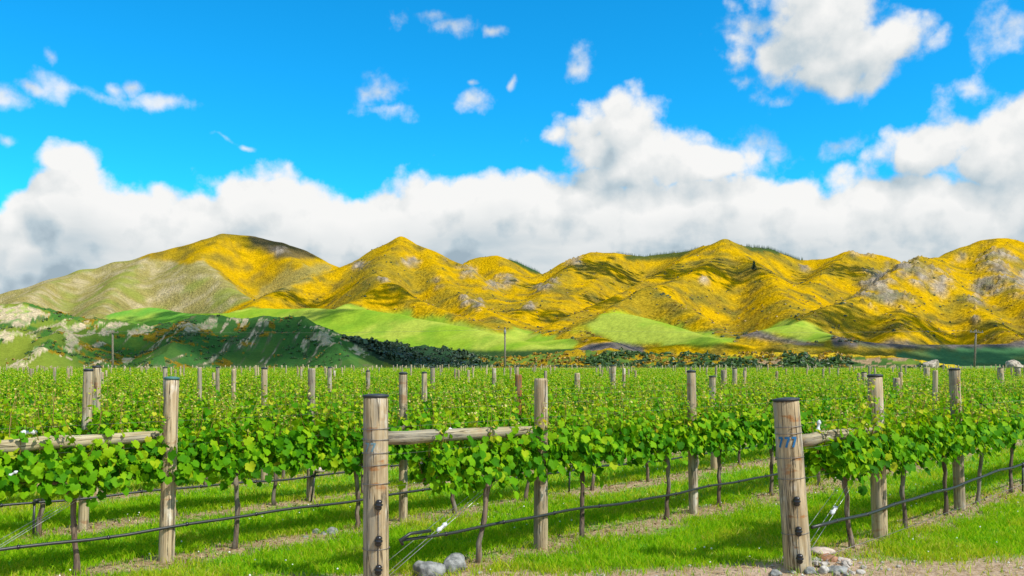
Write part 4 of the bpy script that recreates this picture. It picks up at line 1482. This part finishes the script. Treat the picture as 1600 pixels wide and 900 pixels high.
MIDLABELS = ['capped post standing right behind the short capped post', 'smallest post of the trio beside the short capped post', 'slim post just right of the thin post beside the faded 77 post',
             'bare grey post in the middle vines right of the whitened post', 'grey post halfway between the whitened post and the slim grey post', 'grey post next to the left of the dark weathered post',
             'small post between the teal-capped post and the dark weathered post', 'small post peeking just left of the top of the faded 77 post', 'small post just right of the dark weathered post',
             'short grey post just right of the stout capped brace post', 'small post just left of the stout capped brace post', 'grey post right of the second capped post in the 777 row',
             'grey post just left of the second capped post in the 777 row', 'rightmost grey post, at the edge of the picture', 'small post behind the slim post near the faded 77 post', 'small post left of the orange-brown post',
             'tiny post seen above the orange-brown post', 'small post showing behind the teal-capped post', 'small post first right of the teal-capped post', 'small post second right of the teal-capped post']
for k, (ri, px_, tp, w_) in enumerate(MIDPOSTS):
    line_post('line_post', rows[ri], px_, tp, w_, MIDLABELS[k], cap='cap' if k % 3 else None, seed=30 + k, group='line posts above the middle rows', zs=(1.36,))

# the rest of the posts on a looser beat
far_meshes = [post_mesh(60 + k, .054, .05, 1.0, M['post_pale'], 8) for k in range(4)]
far_pts = []
for ri, n in enumerate(rows):
    if ri < 3:
        continue
    s = rng.uniform(0, 10)
    while s < 230:
        x, y = row_xy(n, s + rng.uniform(-.3, .3))
        if y > 25 and y < 112 and abs(x) < .64 * y + 1:
            far_pts.append((y, x))
        s += 10
for ri in (0, 1, 2):                                        # front rows going on to the right of the frame
    last = {0: s_at(rows[0], 1500), 1: s_at(rows[1], 1084), 2: s_at(rows[2], 1116)}[ri]
    for k in range(1, 40):
        x, y = row_xy(rows[ri], last + 8.4 * k)
        if y < 112 and abs(x) < .64 * y + 1 and y > 14:
            far_pts.append((y, x))
far_pts.sort()
far_caps = [cap_mesh(.058, 1.0, M['cap'])]
NP_THINGS = 265
for k, (y, x) in enumerate(far_pts[:NP_THINGS]):
    h = rng.normal(1.66, .08)
    o = link('line_post', far_meshes[k % 4], loc=(x, y, 0), scale=(1, 1, h), label='small distant line post poking above the far vine rows', cat='post', group='line posts in the far rows')
    o.rotation_euler = (rng.normal(0, .012), rng.normal(0, .015), rng.uniform(0, 6))
tv = np.array([v.co for v in far_meshes[0].vertices])
V_, F_ = [], []
mb = MB()
for (y, x) in far_pts[NP_THINGS:]:
    h = rng.normal(1.66, .08)
    mb.tube([(x, y, .5), (x + rng.normal(0, .02), y, h)], [.05, .046], 6)
if mb.v:
    link('far_posts', mb.mesh('far_posts', [M['post_pale']]), kind='stuff', label='tiny line posts along the back edge of the vineyard')

# ------------------------------------------------------------------ brace rails, brace wires, drip lines, trellis wires
def rail(p0, p1, r0, r1, label, seed):
    a, b_ = Vector(p0), Vector(p1)
    L = (b_ - a).length
    rr = np.random.default_rng(seed)
    pts_ = [(rr.normal(0, .004), rr.normal(0, .004), z) for z in np.linspace(0, L, 9)]
    mb = MB().tube(pts_, [r0 * .93] + [r0 + (r1 - r0) * i / 8 + rr.normal(0, .0015) for i in range(1, 8)] + [r1 * .93], 16)
    o = link('brace_rail', mb.mesh('rail', [M['rail']]), loc=a, label=label, cat='rail', group='wooden brace rails at the row ends')
    o.rotation_euler = (b_ - a).to_track_quat('Z', 'Y').to_euler()
    return o


def along(n, s, z):
    x, y = row_xy(n, s)
    return (x, y, z)


nA, nB, nZ = rows[1], rows[0], rows[2]
SA0, SA1 = s_at(nA, 588), s_at(nA, 845)
SB0, SB1 = s_at(nB, 1247), s_at(nB, 1375)
SZ1 = s_at(nZ, 260)
SZ0 = SZ1 - 2.0
rail(along(nA, SA0 + .09, 1.262), along(nA, SA1 - .06, 1.225), .062, .05, 'pale brace rail between the faded 77 post and whitened post', 1)
rail((sB[1] - .06 + .1, sB[2] + .08, 1.19), along(nB, SB1 - .06, 1.205), .062, .05, 'brace rail between the 777 post and its capped brace post', 2)
rail(along(nZ, SZ0, 1.20), along(nZ, SZ1 - .06, 1.22), .062, .052, 'brace rail running out of frame from the teal-capped post', 3)
# strainer post of the green-capped row stands just outside the frame
xz, yz = row_xy(nZ, SZ0 - .1)
oz = link('strainer_post', post_mesh(25, .11, .106, 1.6, M['post_strainer'], 24), loc=(xz, yz, 0), label='strainer post just outside the frame carrying the long brace rail', cat='post', group='strainer posts at the row ends')
link('cap', cap_mesh(.106, 1.6, M['cap']), oz)


def tensioner(p, d, label, scale=1.0):
    me = MB().lathe([(.005, -.07), (.012, -.062), (.022, -.045), (.024, -.03), (.014, -.02), (.014, .02), (.024, .03), (.022, .045), (.012, .062), (.005, .07)], 12).mesh('tensioner', [M['white_plastic']])
    o = link('wire_tensioner', me, loc=p, label=label, cat='tensioner', group='white wire tensioners', scale=scale)
    o.rotation_euler = Vector(d).to_track_quat('Z', 'Y').to_euler()


def brace_wires(p0, p1, lab, tf, tlabel):
    a, b_ = Vector(p0), Vector(p1)
    d = b_ - a
    for k, (o0, o1) in enumerate(((-.025, -.01), (.025, .01))):
        q0, q1 = a + Vector((o0 * .7, -o0 * .7 - .02, 0)), b_ + Vector((o1, -o1, -.02 * k))
        link('brace_wire', MB().tube([q0, (q0 + q1) / 2 + Vector((0, 0, -.004)), q1], .0024, 6).mesh('brace_wire', [M['wire']]), label=lab[k], cat='wire', group='diagonal brace wires')
    back0, back1 = a + Vector((-.07, .07, .05)), b_ + Vector((-.07, .07, -.05))
    link('brace_wire', MB().tube([back0, back1], .002, 6).mesh('brace_wire', [M['wire']]), label=lab[2], cat='wire', group='diagonal brace wires')
    tensioner(a + d * tf + Vector((0, -.03, 0)), d, tlabel, .95)


def wl(t_):
    return [f'lower galvanised brace wire slanting up from {t_}', f'upper galvanised brace wire slanting up from {t_}', f'thin rear brace wire slanting up behind {t_}']


brace_wires(along(nA, SA0 + .12, .10), along(nA, SA1 - .02, 1.12), wl('the faded 77 post'), .32, 'white insulator on the brace wires above the grey boulders')
brace_wires((sB[1] + .10, sB[2] + .1, .16), along(nB, SB1 - .02, 1.10), wl('the 777 post'), .34, 'white insulator on the brace wires by the 777 post')
brace_wires(along(nZ, SZ0 + .1, .10), along(nZ, SZ1 - .02, 1.14), wl('the post outside the frame'), .2, 'white insulator on the brace wires outside the frame')
tensioner(along(nZ, s_at(nZ, 45), 1.315), (1, 1, 0), 'white wire tensioner on top of the long brace rail', .95)
tensioner(along(nZ + .22, s_at(nZ + .22, 20), 1.0), (1, .3, .6), 'white wire clip among leaves below the long brace rail', .6)
tensioner(along(nA, s_at(nA, 700), 1.30), (1, 1, 0), 'pale wire tensioner above the middle brace rail', .7)
tensioner(along(nB - .1, s_at(nB - .1, 1279), 1.29), (.2, .2, 1), 'small white clip above the rail by the 777 post', .9)
tensioner(along(rows[2], s_at(rows[2], 1278), .44 * 1.0), (.3, .3, 1), 'white plastic tag on the drip line behind the 777 post', 1.2)


def drip(ri, s0, s1, z0, label, tail=None, rad=.0145):
    n = rows[ri]
    rr = np.random.default_rng(40 + ri)
    pts_ = []
    if tail:
        pts_ += tail
    ss = np.arange(s0, s1, .3)
    ph1, ph2 = rr.uniform(0, 6, 2)
    def dz(q):
        return .010 * math.sin(q * 2.24 + ph1) + .006 * math.sin(q * 5.1 + ph2) + .02 * math.sin(q * .7 + ph2)
    for q in ss:
        x, y = row_xy(n + .085, q)
        z = z0 + dz(q)
        pts_.append((x, y, z))
    o = link('drip_line', MB().tube(pts_, rad, 8).mesh('drip_line', [M['hose']]), label=label, cat='hose', group='black drip lines along the rows')
    cl = MB().lathe([(.018, -.012), (.021, -.006), (.021, .006), (.018, .012)], 8).mesh('emitter', [M['insulator']])
    for q in np.arange(s0 + .5, min(s1, s0 + 14), .72):
        x, y = row_xy(n + .085, q)
        e = link('emitter', cl, o, loc=(x, y, z0 + dz(q)))
        e.rotation_euler = Vector((1, 1, 0)).to_track_quat('Z', 'Y').to_euler()


ax, ay = row_xy(nA + .085, SA0 + .16)
drip(1, SA0 + .2, 60, .37, 'black drip line starting in a folded end at the faded 77 post', tail=[(ax + .26, ay + .2, .44), (ax + .1, ay + .05, .445), (ax + .02, ay - .02, .40), (ax + .04, ay, .365)])
bx0, by0 = row_xy(nB + .085, SB0 + .12)
drip(0, SB0 + .1, 60, .40, 'thick black drip line running right from the 777 post', rad=.017)
drip(2, SZ0 - .5, 60, .38, 'black drip line along the row with the teal-capped post')
for ri, lab in ((3, 'black drip line along the fourth row back'), (4, 'black drip line along the fifth row back'), (5, 'black drip line along the sixth row back')):
    drip(ri, max(-2, -rows[ri] * .2), 60, .40, lab, rad=.013)

for ri in range(5):
    n = rows[ri]
    s0 = {0: SB0, 1: SA0, 2: SZ0}.get(ri, -rows[ri] * .2)
    for z, zn in ((.86, 'fruiting wire'), (1.13, 'foliage wire'), (1.36, 'top wire')):
        rt = ['the 777 row', 'the faded 77 row', 'the teal-capped row', 'the fourth row', 'the fifth row'][ri]
        link('trellis_wire', MB().tube([along(n + .07, s0, z), along(n + .07, s0 + 20, z - .01), along(n + .07, 70, z)], .0012, 4).mesh('trellis_wire', [M['wire_dark']]), label=f'thin galvanised {zn} stretched along {rt}', cat='wire', group='trellis wires')
# thin ground wire along the 777 row
link('trellis_wire', MB().tube([along(nB + .2, SB0 + .1, .16), along(nB + .15, SB1, .12), along(nB + .12, SB1 + 6, .14)], .003, 5).mesh('ground_wire', [M['wire_dark']]), label='low slack wire near the ground along the 777 row', cat='wire', group='trellis wires')


def riser(ri, px_, lab, ball=False, lean=.03):
    n = rows[ri] + .1
    x, y = row_xy(n, s_at(n, px_))
    root = link('riser_stake', None, loc=(x, y, float(ground_z(x, y))), label=lab, cat='stake', group='black drip risers')
    root.rotation_euler = (0, lean, 0)
    link('stem', MB().tube([(0, 0, -.05), (0, 0, .39)], .013, 8).mesh('riser', [M['hose']]), root)
    link('elbow', MB().tube([(0, 0, .36), (.0, 0, .41), (.035, .035, .415)], .017, 8).mesh('elbow', [M['hose']]), root)
    if ball:
        link('float', rock_mesh('float', 3, (.075, .06, .045), M['rock_pink'], .2), root, loc=(.05, 0, .455))


riser(3, 486, 'black riser stake with a pale knob left of the faded 77 post', True, .14)
riser(2, 889, 'black riser stake right of the whitened post')
riser(3, 52, 'black riser stake under the long brace rail')
riser(0, 1598, 'black riser stake at the right edge by the drip line', False, 0)

# ------------------------------------------------------------------ stones
def stone(px_, base_py, dims, mat, label, seed, sink=.4, group='stones by the posts', rz=None):
    d_ = FPX * HC / (base_py - HOR)
    x = (px_ - 800) / FPX * d_
    o = link('stone', rock_mesh('stone', seed, dims, M[mat], .5, 3, 15, .58), loc=(x, d_ + dims[1] * .6, dims[2] * (1 - sink)), label=label, cat='stone', group=group)
    o.rotation_euler = (random.uniform(-.15, .15), random.uniform(-.15, .15), random.uniform(0, 3) if rz is None else rz)


stone(667, 906, (.165, .13, .10), 'rock_grey', 'grey boulder closest to the faded 77 post', 1, rz=.2)
stone(709, 899, (.155, .13, .115), 'rock_grey', 'larger rounded grey boulder under the brace wires', 2, rz=.6)
stone(1288, 876, (.13, .09, .05), 'rock_pink', 'flat pinkish stone lying on the pile by the 777 post', 3, sink=-.6, rz=.1)
stone(1297, 885, (.12, .10, .075), 'rock_red', 'rusty red stone under the flat pinkish one', 4, rz=.4)
stone(1289, 900, (.05, .05, .055), 'rock_white', 'small white pebble at the front of the stone pile', 5)
stone(1311, 899, (.13, .09, .05), 'rock_grey', 'flat grey slab at the front of the stone pile', 6, rz=.3)
stone(1268, 900, (.06, .06, .05), 'rock_grey', 'small grey stone against the foot of the 777 post', 7)
stone(1322, 884, (.07, .06, .045), 'rock_pink', 'small pale stone at the far side of the pile', 8)
stone(1214, 901, (.08, .06, .03), 'rock_grey', 'flat grey stone left of the 777 post foot', 9)
stone(1348, 900, (.05, .05, .03), 'rock_white', 'loose pale pebble right of the stone pile', 10)
for k, (px_, py_, s_) in enumerate(((492, 839, .085), (504, 841, .07), (518, 839, .10), (478, 846, .06))):
    stone(px_, py_, (s_, s_ * .8, s_ * .6), 'rock_grey', ['dark grey stone in the grass left of the faded 77 post', 'middle stone of the grey cluster in the grass', 'largest stone of the grey cluster in the grass', 'small stone at the front of the grey cluster in grass'][k], 20 + k)
import bmesh
bmg = bmesh.new()
rr = np.random.default_rng(12)
for i in range(170):
    if i < 60:
        gx_, gy2 = 2.86 + rr.normal(0, .22), 7.85 + rr.normal(0, .12)
    else:
        gx_ = rr.uniform(-1.6, 5.4)
        gy2 = 7.55 + .11 * gx_ + rr.uniform(-.5, .25)
    s_ = rr.uniform(.008, .03) if i >= 60 else rr.uniform(.012, .045)
    mt = Matrix.Translation((gx_, gy2, float(ground_z(gx_, gy2)) + s_ * .3)) @ Matrix.Rotation(rr.uniform(0, 3), 4, 'Z') @ Matrix.Diagonal((s_, s_ * rr.uniform(.6, 1), s_ * rr.uniform(.45, .8), 1))
    res = bmesh.ops.create_icosphere(bmg, subdivisions=1, radius=1, matrix=mt)
    for v_ in res['verts']:
        v_.co += Vector(rr.normal(0, s_ * .1, 3))
gm = bpy.data.meshes.new('gravel')
bmg.to_mesh(gm)
bmg.free()
gm.materials.append(M['rock_pebble'])
link('gravel', gm, kind='stuff', label='small loose pebbles scattered over the headland and stone pile')

# ------------------------------------------------------------------ grass, straw, flowers
def blades(N, dmin, dmax, hrange, wbase, seed, want, segs=2, flat=0.0):
    r = np.random.default_rng(seed)
    d = dmin * (dmax / dmin) ** r.random(N)
    x = (r.random(N) * 2 - 1) * (.63 * d + .6)
    y = d
    n = (x - y) * .70711
    ph_ = (n - ROW0) / ROWS_GAP
    ph_ = np.abs(ph_ - np.round(ph_)) * ROWS_GAP
    # the first three rows are not exactly on the beat
    for nr in rows[:4]:
        ph_ = np.where(np.abs(n - nr) < 1.05, np.abs(n - nr), ph_)
    e = ph_ + 1.1 * (fbm(x * 1.9, y * 1.9, 51, 5, .65) - .5)
    clump = fbm(x * 5, y * 5, 52, 3)
    keep = want(x, y, e, clump, r)
    x, y, e, clump = x[keep], y[keep], e[keep], clump[keep]
    N = len(x)
    hgt = r.uniform(*hrange, N) * (.55 + .95 * clump)
    w = wbase * r.uniform(.6, 1.3, N) * np.maximum(1, y / 9)
    a = r.uniform(0, 6.283, N)
    lean_a = r.uniform(0, 6.283, N)
    lean = r.uniform(.2, 1.2, N) * hgt if flat == 0 else hgt * 1.0
    up = hgt if flat == 0 else r.uniform(.0, .02, N) + .004
    bx2, by2 = np.cos(a) * w, np.sin(a) * w
    lx, ly = np.cos(lean_a) * lean, np.sin(lean_a) * lean
    z0 = ground_z(x, y) - .004 + (.006 if flat else 0)
    if segs == 2:
        v = np.stack([
            np.stack([x - bx2, y - by2, z0], -1), np.stack([x + bx2, y + by2, z0], -1),
            np.stack([x + lx * .35 + bx2 * .7, y + ly * .35 + by2 * .7, z0 + up * .62], -1), np.stack([x + lx * .35 - bx2 * .7, y + ly * .35 - by2 * .7, z0 + up * .62], -1),
            np.stack([x + lx, y + ly, z0 + up], -1)], 1)
        tf = np.array([(0, 1, 2), (0, 2, 3), (3, 2, 4)])
    else:
        v = np.stack([np.stack([x - bx2, y - by2, z0], -1), np.stack([x + bx2, y + by2, z0], -1), np.stack([x + lx, y + ly, z0 + up], -1)], 1)
        tf = np.array([(0, 1, 2)])
    k = v.shape[1]
    f = (tf[None] + (np.arange(N) * k)[:, None, None]).reshape(-1, 3)
    return v.reshape(-1, 3), f


def want_grass(x, y, e, clump, r):
    hline = y - (7.80 + .11 * x) + .5 * (fbm(x * 1.7, y * 1.7, 57, 3) - .5)
    p_ = np.clip((e - .12) / .22, .10, 1)
    p_ = np.where(hline < 0, np.where(hline < -.25, .04, .25), p_)
    return r.random(len(x)) < p_ * (.45 + clump)


def want_straw(x, y, e, clump, r):
    hline = y - (7.85 + .11 * x)
    p_ = np.where((e < .36) | (hline < .1), 1.0, .05)
    return r.random(len(x)) < p_


v1, f1 = blades(230000, 6.4, 12, (.032, .09), .0042, 1, want_grass, 2)
def grass_idx(v, f, per):
    q = v[f[:, 0]]
    a = fbm(q[:, 0] * 1.3, q[:, 1] * 1.3, 58, 4, .6) + np.repeat(np.random.default_rng(3).normal(0, .05, len(f) // per), per)
    return (a > .56).astype(np.int32)


link('grass', build_mesh('grass', v1, f1, [M['grass'], M['grass_dry']], grass_idx(v1, f1, 3)), kind='stuff', label='fresh green grass between the front vine rows')
v1, f1 = blades(170000, 12, 34, (.04, .10), .006, 2, want_grass, 1)
link('grass', build_mesh('grass', v1, f1, [M['grass'], M['grass_dry']], grass_idx(v1, f1, 1)), kind='stuff', label='green grass between the vine rows farther back')
v1, f1 = blades(90000, 6.4, 18, (.04, .14), .0045, 3, want_straw, 1, flat=1)
link('straw', build_mesh('straw', v1, f1, [M['straw']]), kind='stuff', label='dry cut straw littering the strips under the vines and the headland')
def want_clods(x, y, e, clump, r):
    return (r.random(len(x)) < np.where(e < .34, 1.0, .02)) & (y > 7.9 + .11 * x)


v1, f1 = blades(16000, 6.6, 20, (.012, .034), .011, 5, want_clods, 2)
link('litter', build_mesh('litter', v1, f1, [M['litter']]), kind='stuff', label='brown leaf litter and clods on the bare strips under the vines')
# white clover heads and small weeds
r = np.random.default_rng(8)
mb = MB()
for i in range(420):
    d_ = 7 * (16 / 7) ** r.random()
    x = r.uniform(-.6, .6) * d_
    if fbm(np.array([x * .9]), np.array([d_ * .9]), 63, 2)[0] < .5:
        continue
    z, s_ = float(ground_z(x, d_)) + r.uniform(.03, .08), r.uniform(.006, .012)
    mb.add([(x - s_, d_, z), (x, d_ - s_, z), (x + s_, d_, z), (x, d_ + s_, z), (x, d_, z + s_), (x, d_, z - s_)],
           [(0, 1, 4), (1, 2, 4), (2, 3, 4), (3, 0, 4), (1, 0, 5), (2, 1, 5), (3, 2, 5), (0, 3, 5)])
link('clover_flowers', mb.mesh('clover', [M['petal']], False), kind='stuff', label='tiny white clover heads dotted through the grass')
